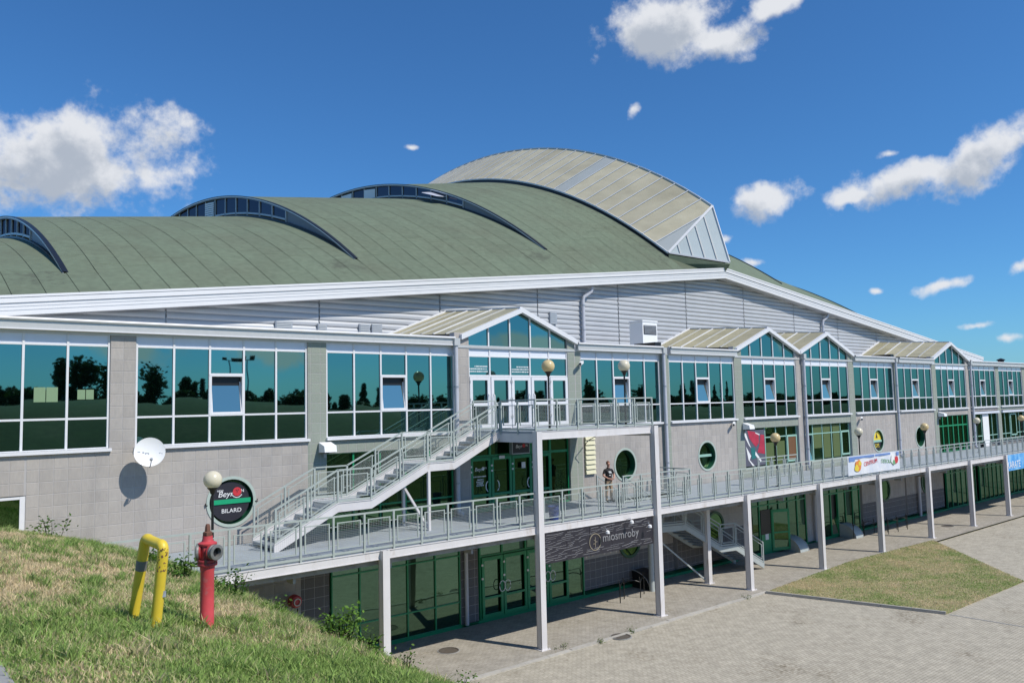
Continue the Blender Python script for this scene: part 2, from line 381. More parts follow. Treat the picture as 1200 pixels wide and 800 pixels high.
class MB:
    def __init__(s): s.v = []; s.f = []; s.sm = False
    def poly(s, pts):
        b = len(s.v); s.v += [tuple(p) for p in pts]; s.f.append(tuple(range(b, b + len(pts)))); return s
    def box(s, x0, x1, y0, y1, z0, z1):
        b = len(s.v)
        s.v += [(x0, y0, z0), (x1, y0, z0), (x1, y1, z0), (x0, y1, z0), (x0, y0, z1), (x1, y0, z1), (x1, y1, z1), (x0, y1, z1)]
        s.f += [tuple(b + i for i in q) for q in ((0, 3, 2, 1), (4, 5, 6, 7), (0, 1, 5, 4), (1, 2, 6, 5), (2, 3, 7, 6), (3, 0, 4, 7))]
        return s
    def beam(s, p, q, w, h, upv=(0, 0, 1)):
        p, q = Vector(p), Vector(q); d = (q - p).normalized(); u = Vector(upv); sd = d.cross(u)
        if sd.length < 1e-4: sd = d.cross(Vector((0, 1, 0)))
        sd.normalize(); u = sd.cross(d).normalized()
        b = len(s.v)
        for c in (p, q):
            for a, e in ((-1, -1), (1, -1), (1, 1), (-1, 1)):
                s.v.append(tuple(c + sd * (a * w / 2) + u * (e * h / 2)))
        s.f += [tuple(b + i for i in k) for k in ((3, 2, 1, 0), (4, 5, 6, 7), (0, 1, 5, 4), (1, 2, 6, 5), (2, 3, 7, 6), (3, 0, 4, 7))]
        return s
    def tube(s, pts, r, n=8, caps=True):
        pts = [Vector(p) for p in pts]; rr = r if isinstance(r, (list, tuple)) else [r] * len(pts)
        b = len(s.v); ref = None
        for i, p in enumerate(pts):
            d = (pts[min(i + 1, len(pts) - 1)] - pts[max(i - 1, 0)]).normalized()
            if ref is None or abs(d.dot(ref)) > .95: ref = Vector((0, 0, 1)) if abs(d.z) < .9 else Vector((1, 0, 0))
            a = d.cross(ref).normalized(); c = d.cross(a).normalized(); ref = -c if False else ref
            for k in range(n):
                t = 2 * math.pi * k / n
                s.v.append(tuple(p + a * (rr[i] * math.cos(t)) + c * (rr[i] * math.sin(t))))
        for i in range(len(pts) - 1):
            for k in range(n):
                k2 = (k + 1) % n
                s.f.append((b + i * n + k, b + i * n + k2, b + (i + 1) * n + k2, b + (i + 1) * n + k))
        if caps:
            s.f.append(tuple(b + k for k in range(n - 1, -1, -1))); s.f.append(tuple(b + (len(pts) - 1) * n + k for k in range(n)))
        s.sm = True
        return s
    def lathe(s, prof, c=(0, 0, 0), n=20, axis='z', caps=None):
        if caps is None: caps = prof[0] != prof[-1]
        c = Vector(c); b = len(s.v)
        for r, z in prof:
            for k in range(n):
                t = 2 * math.pi * k / n; x, y = r * math.cos(t), r * math.sin(t)
                s.v.append(tuple(c + (Vector((x, y, z)) if axis == 'z' else Vector((x, z, y)) if axis == 'y' else Vector((z, x, y)))))
        for i in range(len(prof) - 1):
            for k in range(n):
                k2 = (k + 1) % n; s.f.append((b + i * n + k, b + i * n + k2, b + (i + 1) * n + k2, b + (i + 1) * n + k))
        if caps and prof[0][0] > 1e-4: s.f.append(tuple(b + k for k in range(n - 1, -1, -1)))
        if caps and prof[-1][0] > 1e-4: s.f.append(tuple(b + (len(prof) - 1) * n + k for k in range(n)))
        s.sm = True
        return s
    def prism(s, pts, d):
        """polygon pts extruded along vector d"""
        d = Vector(d); b = len(s.v); n = len(pts)
        s.v += [tuple(p) for p in pts] + [tuple(Vector(p) + d) for p in pts]
        s.f.append(tuple(b + i for i in range(n))); s.f.append(tuple(b + n + i for i in range(n - 1, -1, -1)))
        for i in range(n): j = (i + 1) % n; s.f.append((b + i, b + n + i, b + n + j, b + j))
        return s
    def grid(s, P):
        """P: rows of points"""
        b = len(s.v); nr, nc = len(P), len(P[0])
        for r_ in P: s.v += [tuple(p) for p in r_]
        for i in range(nr - 1):
            for j in range(nc - 1): s.f.append((b + i * nc + j, b + i * nc + j + 1, b + (i + 1) * nc + j + 1, b + (i + 1) * nc + j))
        return s
    def mesh(s, name, m, off=(0, 0, 0), smooth=None):
        me = bpy.data.meshes.new(name)
        o = Vector(off)
        me.from_pydata([tuple(Vector(v) - o) for v in s.v], [], s.f)
        bm = bmesh.new(); bm.from_mesh(me); bmesh.ops.recalc_face_normals(bm, faces=bm.faces[:]); bm.to_mesh(me); bm.free()
        for x in (m if isinstance(m, (list, tuple)) else [m]): me.materials.append(x)
        if smooth or (smooth is None and s.sm):
            me.polygons.foreach_set('use_smooth', [True] * len(me.polygons))
            me.set_sharp_from_angle(angle=R(40))
        return me
    def build(s, name, m, parent=None, loc=None, smooth=None):
        """the verts are in world space"""
        loc = Vector(loc) if loc is not None else (WL[parent] if parent is not None else Vector((0, 0, 0)))
        return link(name, s.mesh(name, m, loc, smooth), parent, loc)


def box(name, m, parent, *b):
    return MB().box(*b).build(name, m, parent)


def text(name, body, size, loc, m, parent, align='CENTER', shear=0.0, sx=1.0, extrude=.006, rotz=0, tilt=0.0):
    c = bpy.data.curves.new(name, 'FONT'); c.body = body; c.size = size; c.align_x = align; c.align_y = 'CENTER'; c.extrude = extrude; c.shear = shear
    c.materials.append(m)
    tmp = bpy.data.objects.new(name, c); COL.objects.link(tmp); bpy.context.view_layer.update()
    me = bpy.data.meshes.new_from_object(tmp.evaluated_get(bpy.context.evaluated_depsgraph_get())); bpy.data.objects.remove(tmp)
    o = link(name, me, parent, loc)
    o.rotation_euler = (R(90), tilt, rotz); o.scale = (sx, 1, 1)
    return o


MESHES = {}


def copy_tree(o, parent=None, loc=None):
    c = o.copy(); COL.objects.link(c)
    if parent is not None: c.parent = parent
    if loc is not None: c.location = loc
    for ch in list(o.children): copy_tree(ch, c)
    return c


# ------------------------------------------------------------------ terrain
def sst(a, b, x): t = np.clip((x - a) / (b - a), 0, 1); return t * t * (3 - 2 * t)
def smin(a, b, k): h = np.clip(.5 + .5 * (b - a) / k, 0, 1); return b + (a - b) * h - k * h * (1 - h)


_TX = np.linspace(-40, 12, 521)
_TZ = -np.cumsum(.28 * sst(-6.0, -3.4, _TX) + .36 * sst(-2.4, -.5, _TX)) * .1
_TZ += 5.97 - np.interp(-3.2, _TX, _TZ)


def hgt(x, y):
    x = np.asarray(x, float); y = np.asarray(y, float)
    b = np.interp(x, _TX, _TZ) - .30 * sst(-9, -3, y) - .35 * sst(-4, 0, y)
    b = -smin(-b, 0 * b, .3)
    b = np.where(x > 8.6, 0, b)
    b = b * (1 - sst(.3, .5, y))
    hill = (9.5 - 2.4 * sst(14, 70, x)) * sst(-33, -60, y)
    far = sst(60, 200, np.abs(x - 10)) * 0
    return np.maximum(b, hill) + far


def nz_(x, y, s, seed=0):
    """cheap smooth 2-D noise in 0..1 for where grass is green or dry"""
    x = np.asarray(x) * s + seed * 17.3; y = np.asarray(y) * s + seed * 9.1
    v = np.sin(x * 1.7 + 1.3 * np.sin(y * 1.1 + seed)) + np.sin(y * 2.1 + 1.7 * np.sin(x * .9 + 2)) + .6 * np.sin(x * 4.3 + y * 3.7 + 2 * np.sin(y * 2.9)) + .5 * np.sin(y * 6.1 - x * 5.3 + np.sin(x * 4.))
    return np.clip(.5 + v / 5.2, 0, 1)


def gnoise(x, y, s):
    return (nz_(x, y, s, 1) + nz_(x, y, s * 2.3, 2) * .6 + nz_(x, y, s * 5.1, 3) * .35) / 1.95


xs = np.concatenate([np.linspace(-600, -60, 12), np.linspace(-50, -16, 16), np.arange(-14, 14, .4), np.linspace(15, 100, 40), np.linspace(120, 700, 12)])
ys = np.concatenate([np.linspace(-600, -90, 12), np.linspace(-84, -30, 28), np.arange(-29, 1.2, .4), np.linspace(2, 20, 5), np.linspace(60, 600, 8)])
GX, GY = np.meshgrid(xs, ys)
GZ = hgt(GX, GY)
GZ = GZ - .10 + .05 * (gnoise(GX, GY, 1.3) - .5) * (GZ > .3)
g = MB(); g.grid([[(GX[i, j], GY[i, j], GZ[i, j]) for j in range(len(xs))] for i in range(len(ys))])
g.sm = True
ground = g.build('ground', [mt['grass_base'], mt['hill']])
for p in ground.data.polygons: p.material_index = 1 if p.center.y < -31 else 0
tag(ground, 'sloping dry turf ground rising to the grass bank', kind='structure')

MB().poly([(3, -5.0, -.02), (3, -34, -.02), (160, -34, -.02), (160, -5.0, -.02)]).build('paved_yard', mt['yard'])['kind'] = 'structure'
MB().poly([(3, -4.86, 0), (160, -4.86, 0), (160, 0, 0), (3, 0, 0)]).build('pavement', mt['walk'])['kind'] = 'structure'
# kerb stones, one by one
kerb = link('kerb', None, None, (8, -4.95, 0)); kerb['kind'] = 'structure'
kme = MB().box(-.495, .495, -.07, .07, -.12, .035).mesh('kerb_stone', mt['kerb'])
for i in range(17):
    o = link('kerb_stone', kme, kerb, (8.1 + i, -4.93 + rnd.uniform(-.012, .012), rnd.uniform(-.012, .006))); o.rotation_euler.z = rnd.uniform(-.012, .012)
# lawn
LAWN = [(24.0, -5.0), (25.7, -11.5), (33.3, -11.6), (41.0, -4.7), (32.5, -4.35)]
lm = MB()
lx = [p for p in LAWN]
lm.prism([(x, y, -.05) for x, y in LAWN], (0, 0, .09))
tag(lm.build('lawn', mt['grass_base']), 'patch of dry lawn beside the paved yard', kind='structure')
edge = link('lawn_edging', None, None, (25, -8, 0)); edge['kind'] = 'structure'
for (a, b) in ((LAWN[0], LAWN[1]),):
    a, b = Vector((*a, 0)), Vector((*b, 0)); L_ = (b - a).length; n_ = int(L_)
    nv = Vector(((b - a).y, -(b - a).x, 0)).normalized()
    if nv.y > 0: nv = -nv
    for i in range(n_):
        p, q = a + (b - a) * (i / n_), a + (b - a) * ((i + .985) / n_)
        MB().beam(p + nv * .06 + Vector((0, 0, .0)), q + nv * .06, .08, .18).build('edging_stone', mt['kerb'], edge)
for i in range(18):
    MB().beam((25.72 + .03 * i, -11.6 - i * .99, -.03), (25.75 + .03 * i, -12.58 - i * .99, -.03), .07, .04).build('edging_stone', mt['concrete'], edge)
MB().box(-9, -5.16, -19.9, -17.6, 6.0, 6.30).build('concrete_path', mt['concrete'])['kind'] = 'structure'


# ------------------------------------------------------------------ grass
def blades(name, X, Y, Z, H, label, seed, green_bias, wid=.0055):
    r_ = np.random.default_rng(seed); n = len(X)
    ang = r_.uniform(0, 2 * np.pi, n); lean = r_.uniform(.2, 1.3, n) * H; wd = wid * r_.uniform(.6, 1.5, n)
    dx, dy = np.cos(ang), np.sin(ang); a2 = r_.uniform(0, 2 * np.pi, n); lx_, ly_ = np.cos(a2), np.sin(a2)
    V = np.zeros((n, 5, 3))
    for k, (t, wk) in enumerate(((0, -1), (0, 1), (.55, .75), (.55, -.75), (1, 0))):
        V[:, k, 0] = X + dx * wd * wk + lx_ * lean * t * t
        V[:, k, 1] = Y + dy * wd * wk + ly_ * lean * t * t
        V[:, k, 2] = Z + H * t - (.02 if t == 0 else 0)
    me = bpy.data.meshes.new(name)
    me.vertices.add(n * 5); me.vertices.foreach_set('co', V.reshape(-1))
    base = np.arange(n)[:, None] * 5
    lo = np.concatenate([base + np.array([[0, 1, 2, 3]]), base + np.array([[3, 2, 4]])], 1).reshape(-1)
    me.loops.add(n * 7); me.loops.foreach_set('vertex_index', lo.astype(np.int32))
    me.polygons.add(n * 2)
    st = np.stack([np.arange(n) * 7, np.arange(n) * 7 + 4], 1).reshape(-1)
    me.polygons.foreach_set('loop_start', st.astype(np.int32))
    me.update(calc_edges=True)
    gb = gnoise(X, Y, .55) + green_bias + r_.normal(0, .16, n)
    t = np.clip((gb - .45) / .3, 0, 1)[:, None]
    straw = np.array([.70, .57, .36]) * r_.uniform(.7, 1.25, (n, 1)); grn = np.array([.26, .38, .105]) * r_.uniform(.6, 1.35, (n, 1))
    c = straw * (1 - t) + grn * t
    ca = me.color_attributes.new('tint', 'FLOAT_COLOR', 'POINT')
    cc = np.ones((n, 5, 4)); cc[:, :, :3] = c[:, None, :]
    ca.data.foreach_set('color', cc.reshape(-1))
    me.materials.append(mt['blade'])
    o = link(name, me); tag(o, label, kind='stuff')
    return o


r_ = np.random.default_rng(3)
N = 520000
# denser close to where one stands on the bank
d = 1.5 + 24 * r_.random(N) ** 1.25; a = r_.uniform(R(-12), R(62), N)
X = CAM.x + np.sin(a) * d; Y = CAM.y + np.cos(a) * d
Z = hgt(X, Y)
k = (Z > .06) & (Y < -.15) & (X < 9.5) & ~((X < -5.18) & (Y > -19.9) & (Y < -17.6))
X, Y, Z = X[k], Y[k], Z[k]
H = (.018 + .040 * r_.random(len(X))) * (.45 + 1.1 * gnoise(X, Y, .55))
wet = -.06 - .10 * sst(-16.5, -14.5, Y) * (1 - sst(-2.8, -1.6, X)) + .44 * sst(-14.0, -18.0, Y) + .30 * sst(-2.8, -1.4, X) - .12 * sst(-4, -6, X)
H = H * (1 + .6 * sst(-2.6, -1.4, X))
# taller clumps among the short turf
cxy = np.stack([r_.uniform(-5, -1.2, 420), r_.uniform(-22, -6, 420)], 1); kk = r_.integers(0, 420, 26000)
X2 = cxy[kk, 0] + r_.normal(0, .045, 26000); Y2 = cxy[kk, 1] + r_.normal(0, .045, 26000); H2 = (.05 + .07 * r_.random(26000)) * (.6 + .8 * r_.random(420))[kk]
ok = ~((X2 < -5.1) & (Y2 > -19.9) & (Y2 < -17.6)); X2, Y2, H2 = X2[ok], Y2[ok], H2[ok]
wet = np.concatenate([wet, .30 + .0 * X2]); X = np.concatenate([X, X2]); Y = np.concatenate([Y, Y2]); H = np.concatenate([H, H2]); Z = hgt(X, Y)
blades('bank_grass', X, Y, Z - .10, H + .012, 'patchy dry grass growing on the bank', 4, wet - .02)
N = 90000
X = r_.uniform(24, 41, N); Y = r_.uniform(-11.7, -4.3, N)
ins = np.ones(N, bool)
for i in range(len(LAWN)):
    (x0, y0), (x1, y1) = LAWN[i], LAWN[(i + 1) % len(LAWN)]
    ins &= ((x1 - x0) * (Y - y0) - (y1 - y0) * (X - x0)) > -.45
X, Y = X[ins], Y[ins]
blades('lawn_grass', X, Y, np.full(len(X), .035), .02 + .035 * r_.random(len(X)), 'short yellowing grass on the lawn patch', 5, .08 + .12 * gnoise(X, Y, .3) - .06, .010)


def leafcloud(name, pts, size, m, parent, col, seed=0, loc=None, aspect=2.0, jit=.35):
    """pts (n,3) leaf centres -> one mesh of small folded leaves"""
    r_ = np.random.default_rng(seed); n = len(pts)
    d1 = r_.normal(size=(n, 3)); d1[:, 2] = d1[:, 2] * .5 + .1; d1 /= np.linalg.norm(d1, axis=1)[:, None]
    d2 = np.cross(d1, r_.normal(size=(n, 3))); d2 /= np.linalg.norm(d2, axis=1)[:, None]
    s = size * r_.uniform(.6, 1.4, (n, 1)); L = d1 * s; w2 = d2 * s / aspect
    V = np.stack([pts - L, pts + w2, pts + L, pts - w2], 1)
    off = np.array(loc if loc is not None else (WL[parent] if parent is not None else (0, 0, 0)))
    me = bpy.data.meshes.new(name); me.vertices.add(n * 4); me.vertices.foreach_set('co', (V - off).reshape(-1))
    me.loops.add(n * 4); me.loops.foreach_set('vertex_index', np.arange(n * 4, dtype=np.int32))
    me.polygons.add(n); me.polygons.foreach_set('loop_start', (np.arange(n) * 4).astype(np.int32)); me.update(calc_edges=True)
    c = np.ones((n, 4, 4)); c[:, :, :3] = (np.array(col)[None] * r_.uniform(1 - jit, 1 + jit, (n, 1)) + r_.normal(0, .006, (n, 3)))[:, None, :]
    ca = me.color_attributes.new('tint', 'FLOAT_COLOR', 'POINT'); ca.data.foreach_set('color', np.clip(c, 0, 1).reshape(-1))
    me.materials.append(m)
    return link(name, me, parent, off)


def weed(x, y, rad, h, n, label, seed, col=(.075, .15, .025), leaf=.035):
    r_ = np.random.default_rng(seed)
    z = float(hgt(x, y)) - .1
    t = thing('weed', (x, y, z), label, 'plant')
    st = MB(); P = []
    for i in range(max(5, n // 28)):
        a = r_.uniform(0, 6.28); rr = rad * math.sqrt(r_.random()); tip = Vector((x + rr * math.cos(a), y + rr * math.sin(a), z + h * r_.uniform(.55, 1.0)))
        b = Vector((x + .45 * rr * math.cos(a), y + .45 * rr * math.sin(a), z - .05))
        st.tube([b, (b + tip) / 2 + Vector((0, 0, .05)), tip], [.006, .005, .002], 4)
        for j in range(28):
            f = r_.uniform(.2, 1.0); q = b + (tip - b) * f + Vector(r_.normal(0, 1, 3)) * (.05 + .10 * rad * (1.2 - f)); P.append(q)
    st.build('stem', mt['leaf'], t)
    leafcloud('foliage', np.array(P), leaf, mt['leaf'], t, col, seed)
    return t


weed(-2.58, -4.95, .35, .5, 170, 'small weed sprouting on the bank top before the tiled wall', 1)
weed(-2.09, -10.42, .22, .30, 170, 'green weed growing behind the yellow pipe hoop', 2)
weed(-2.04, -11.79, .30, .34, 300, 'leafy weed between the yellow hoop and the red hydrant', 3)
weed(-1.75, -13.1, .30, .36, 380, 'dark green weed just right of the red hydrant', 4, (.07, .15, .025), .026)
weed(-1.55, -14.0, .20, .14, 140, 'low weed on the bank edge under the white walkway fascia', 5, (.10, .19, .03), .024)
weed(-1.40, -15.66, .24, .40, 620, 'tall bushy weed in front of the red hydrant connector', 6, (.12, .23, .035), .026)
weed(-1.40, -16.3, .16, .28, 260, 'upright leafy weed against the green ground floor glass', 7, (.11, .21, .03), .022)
weed(-1.40, -17.1, .14, .20, 150, 'weed before the foot of the nearest white post', 8, (.10, .19, .03), .018)
weed(-1.25, -17.9, .16, .20, 150, 'straggly weed at the bottom edge of the grass bank', 9, (.10, .19, .03), .018)

for x, y, r0_, h_, lab, sd in ((12.5, -4.55, .30, .10, 'low weeds spreading round the foot of the tall post right of the doors', 21), (15.6, -4.98, .14, .12, 'little weed tuft growing from the kerb joint beside the manhole', 22), (13.9, -5.0, .10, .09, 'tiny weed tuft growing from the kerb joint before the tall posts', 23), (22.6, -4.9, .22, .10, 'low weeds at the end of the kerb by the lawn corner', 24)):
    w_o = weed(x, y, r0_, h_, 90, lab, sd, (.11, .17, .04), .022)
    w_o.location.z = 0.0

# ------------------------------------------------------------------ the arena hall
hall = thing('arena_hall', (36, 34, 10), 'large arena hall with stepped green vaulted roof and white gable fascia', 'building')


def E(x): return 16.33 - .1165 * abs(x - 36)
YC, HB, RR = 34.0, 28.6, 45.9
def g_(y): return max(0.0, (math.sqrt(max(0, RR * RR - (y - YC) ** 2)) - (RR - 10)) / 10)
def mirror(x): return x if x <= 36 else 72 - x
STR = [(-5, 0, 5.6, 5.9), (0, 12, 7.25, 7.5), (12, 24, 9.0, 9.25), (24, 36, 10.45, 11.3)]
G0 = g_(8.0)
def D_(y): return max(0.0, (g_(y) - G0) / (1 - G0))
def zr(i, x, y):
    xa, xb, A, B = STR[i]; xm = mirror(x); t = min(1, max(0, (xm - xa) / (xb - xa))); gy = g_(y)
    left = A * gy if i == 0 else STR[i - 1][3] * gy + (A - STR[i - 1][3]) * D_(y)
    return E(x) - .02 + (1 - t) * left + t * B * gy
YS = [5.4 + (62.6 - 5.4) * k / 56 for k in range(57)]
for side in (0, 1):
    for i, (xa, xb, A, B) in enumerate(STR):
        n = 6 if i else 3; XX = [xa + (xb - xa) * k / n for k in range(n + 1)]
        if side: XX = [72 - x for x in XX]
        m_ = MB(); m_.grid([[(x, 4.74, E(x) - .10) for x in XX]] + [[(x, y, zr(i, x, y)) for x in XX] for y in YS]); m_.sm = True
        strip = m_.build('roof_vault', mt['roof_under'] if side == 0 else mt['roof_far'], hall)
        if side == 0:
            x0 = xa
            while x0 < min(xb, 33) - .2:
                x1 = min(x0 + 1.0, xb)
                y = 5.35 + 0.0; first = True
                while y < 37:
                    L_ = rnd.uniform(2.2, 5.2) if first else rnd.uniform(4.8, 6.2)
                    first = False
                    y1 = min(y + L_, 38)
                    k_ = max(3, int((y1 - y) / .9))
                    sm_ = MB(); d_ = .022 + rnd.uniform(0, .006)
                    rows = [[(x, yy, zr(i, min(x, xb - 1e-6), yy) + d_) for x in (x0 + .011, x1 - .011)] for yy in [y + .022 + (y1 - y - .044) * q / k_ for q in range(k_ + 1)]]
                    lip = [[(p[0], p[1] - .004, p[2] - .03) for p in rows[0]]]
                    sm_.grid(lip + rows); sm_.sm = True
                    sm_.build('roof_sheet', mt['roof'], strip)
                    y = y1
                x0 = x1
# dark staining on the felt where each clerestory tip drips
for i, X0 in ((1, 0), (2, 12), (3, 24)):
    pass
# clerestories in the steps of the vault
YW = [5.9 + .75 * k for k in range(76)]
for i, X0 in ((1, 0.0), (2, 12.0), (3, 24.0)):
    for X1, sgn in ((X0, 1), (72 - X0, -1)):
        lo = lambda y: zr(i - 1, X0 - 1e-6, y) + .03
        hi = lambda y: zr(i, X0 + 1e-6, y) - .02
        cl = node('clerestory', hall, (X1, 34, hi(34)))
        ya, yb, step = 15.9, 52.1, 1.81
        xo = X1 + .05 * sgn
        for rng in ([8.0 + (ya - 8.0) * k / 12 for k in range(13)], [yb + (60.0 - yb) * k / 12 for k in range(13)]):
            MB().grid([[(xo, y, lo(y) - .3) for y in rng], [(xo, y, hi(y)) for y in rng]]).build('cladding', mt['clad'], cl)
        ed = MB()
        yy = [8.1 + (59.9 - 8.1) * k / 60 for k in range(61)]
        for a_, b_ in zip(yy, yy[1:]):
            ed.prism([(X1 - .09 * sgn, a_, hi(a_) - .07), (X1 - .09 * sgn, a_, hi(a_) + .05), (X1 - .09 * sgn, b_, hi(b_) + .05), (X1 - .09 * sgn, b_, hi(b_) - .07)], (.12 * sgn, 0, 0))
        ed.build('arched_edge', mt['clad'], cl)
        tr = MB()
        for a_, b_ in zip(yy, yy[1:]):
            tr.prism([(X1 - .12 * sgn, a_, hi(a_) + .053), (X1 - .12 * sgn, a_, hi(a_) + .085), (X1 - .12 * sgn, b_, hi(b_) + .085), (X1 - .12 * sgn, b_, hi(b_) + .053)], (.2 * sgn, 0, 0))
        tr.build('edge_flashing', mt['black'], cl)
        wt = MB()
        for a_, b_ in zip(yy, yy[1:]):
            wt.prism([(X1 - .104 * sgn, a_, hi(a_) - .01), (X1 - .104 * sgn, a_, hi(a_) + .035), (X1 - .104 * sgn, b_, hi(b_) + .035), (X1 - .104 * sgn, b_, hi(b_) - .01)], (.012 * sgn, 0, 0))
        wt.build('white_trim', mt['white'], cl)
        gt = MB()
        for a_, b_ in zip(yy, yy[1:]):
            gt.prism([(X1 - .08 * sgn, a_, lo(a_) - .02), (X1 - .08 * sgn, a_, lo(a_) + .07), (X1 - .08 * sgn, b_, lo(b_) + .07), (X1 - .08 * sgn, b_, lo(b_) - .02)], (.1 * sgn, 0, 0))
        gt.build('lower_flashing', mt['black'], cl)
        fr = MB(); y = ya; q = 0
        while y < yb - .1:
            y1 = y + step
            fr.beam((xo - .03 * sgn, y, lo(y)), (xo - .03 * sgn, y, hi(y)), .07, .09, (0, 1, 0))
            z0a, z0b = lo(y) + .2, lo(y1) + .2
            if (q in (6, 8) and i == 3) or (q == 6 and i == 2):
                lv = MB()
                for s_ in range(7):
                    f = (s_ + .5) / 7
                    lv.beam((xo - .1 * sgn, y + .1, z0a + (hi(y) - .2 - z0a) * f), (xo - .1 * sgn, y1 - .1, z0b + (hi(y1) - .2 - z0b) * f), .03, .10)
                lv.build('louvre', mt['white'], cl)
                MB().prism([(xo, y + .04, z0a), (xo, y1 - .04, z0b), (xo, y1 - .04, hi(y1)), (xo, y + .04, hi(y))], (.03 * sgn, 0, 0)).build('pane', mt['black'], cl)
            elif q == 1 and i == 3:
                MB().prism([(xo - .05 * sgn, y + .06, hi(y) - .2), (xo - .05 * sgn, y1 - .06, hi(y1) - .2), (xo - .85 * sgn, y1 - .06, z0b + .25), (xo - .85 * sgn, y + .06, z0a + .25)], (.03 * sgn, 0, .03)).build('open_vent', mt['spandrel'], cl)
                MB().prism([(xo, y + .04, z0a), (xo, y1 - .04, z0b), (xo, y1 - .04, hi(y1)), (xo, y + .04, hi(y))], (.03 * sgn, 0, 0)).build('pane', mt['black'], cl)
            else:
                MB().prism([(xo, y + .04, z0a), (xo, y1 - .04, z0b), (xo, y1 - .04, hi(y1)), (xo, y + .04, hi(y))], (.03 * sgn, 0, 0)).build('pane', mt['navy'], cl)
            fr.beam((xo - .03 * sgn, y, z0a), (xo - .03 * sgn, y1, z0b), .07, .10)
            y = y1; q += 1
        fr.build('frame', mt['gutter'], cl)

# fascia: two raking beams with a mitred top
for sg in (-1, 1):
    x_end = -5.0 if sg < 0 else 76.6
    fa = MB()
    for (y0, y1, za, zb) in ((4.70, 4.80, -.60, -.21), (4.66, 4.80, -.20, -.04), (4.64, 4.82, -.03, .05)):
        fa.prism([(36, y0, 16.33 + za), (x_end, y0, E(x_end) + za), (x_end, y0, E(x_end) + zb), (36, y0, 16.33 + zb)], (0, y1 - y0, 0))
    f_ = fa.build('fascia', mt['fascia'], hall)
    ln = MB()
    for zz in (-.33, -.45):
        ln.prism([(36, 4.694, 16.33 + zz), (x_end, 4.694, E(x_end) + zz), (x_end, 4.694, E(x_end) + zz + .015), (36, 4.694, 16.33 + zz + .015)], (0, .005, 0))
    ln.build('fascia_line', mt['alu'], f_)
    MB().prism([(36, 4.68, 16.33 - .028), (x_end, 4.68, E(x_end) - .028), (x_end, 4.68, E(x_end) - .205), (36, 4.68, 16.33 - .205)], (0, .01, 0)) if False else None
    sf = MB().prism([(36, 4.80, 16.33 - .60), (x_end, 4.80, E(x_end) - .60), (x_end, 4.80, E(x_end) - .55), (36, 4.80, 16.33 - .55)], (0, .56, 0)).build('soffit', mt['siding'], hall)
# siding
sid = MB().prism([(-5, 5.36, 9), (76.6, 5.36, 9), (76.6, 5.36, E(76.6) - .56), (36, 5.36, 16.33 - .56), (-5, 5.36, E(-5) - .56)], (0, .2, 0)).build('siding_wall', mt['alu'], hall)
seams = [-5] + [2.7 + 6 * k for k in range(-1, 13)] + [76.6]
ph = .25
smc = {}
for a_, b_ in zip(seams, seams[1:]):
    if b_ - a_ < .3: continue
    k_ = 0; z = 10.75
    while z < 15.8:
        def lim(x): return E(x) - .60
        if max(lim(a_), lim(b_), lim(min(max(36, a_), b_))) <= z + .02: break
        full = min(lim(a_), lim(b_)) >= z + ph
        nc = 1 if full else 8
        XX = [a_ + .03 + (b_ - a_ - .06) * q / nc for q in range(nc + 1)]
        rows = []
        for t in (0, .08, .3, .6, .85, 1):
            yy = 5.35 - .012 - .055 * math.sin(math.pi * min(1, .12 + .88 * t)) if t > 0 else 5.345
            rows.append([(x, yy, min(z + .006 + (ph - .012) * t, max(lim(x), z + .006))) for x in XX])
        key = (round(b_ - a_, 3), full)
        if full and key in smc:
            link('siding_panel', smc[key][0], sid, Vector((a_, 5.35, z)))
        else:
            sm_ = MB().grid(rows); sm_.sm = True
            o = sm_.build('siding_panel', mt['siding'], sid, (a_, 5.35, z))
            if full: smc[key] = (o.data,)
        z += ph
for xd in (23.8, 48.3):
    zt = E(xd) - .6
    dp = MB().tube([(xd + .55, 4.95, zt - .02), (xd + .5, 5.0, zt - .25), (xd + .06, 5.12, zt - .55), (xd, 5.14, zt - .75), (xd, 5.14, 10.85)], .095, 12).build('downpipe', mt['pipe'], hall)
    cl_ = MB()
    for zz in (12.0, 13.3): cl_.lathe([(.11, -.03), (.11, .03)], (xd, 5.14, zz), 12)
    cl_.build('pipe_clip', mt['alu'], dp)
for (x0, x1, z0, z1) in ((21.46, 21.93, 12.2, 12.82), (6.8, 7.5, 11.2, 11.62), (8.6, 9.0, 11.2, 11.6), (10.5, 11.0, 11.2, 11.68), (11.1, 11.6, 11.2, 11.7)):
    v_ = box('wall_vent', mt['alu'], hall, x0, x1, 5.2, 5.3, z0, z1)
    lv = MB()
    for q in range(6): zz = z0 + .05 + (z1 - z0 - .1) * q / 5; lv.box(x0 + .04, x1 - .04, 5.18, 5.196, zz - .012, zz + .022)
    lv.build('vent_slats', mt['gutter'], v_)

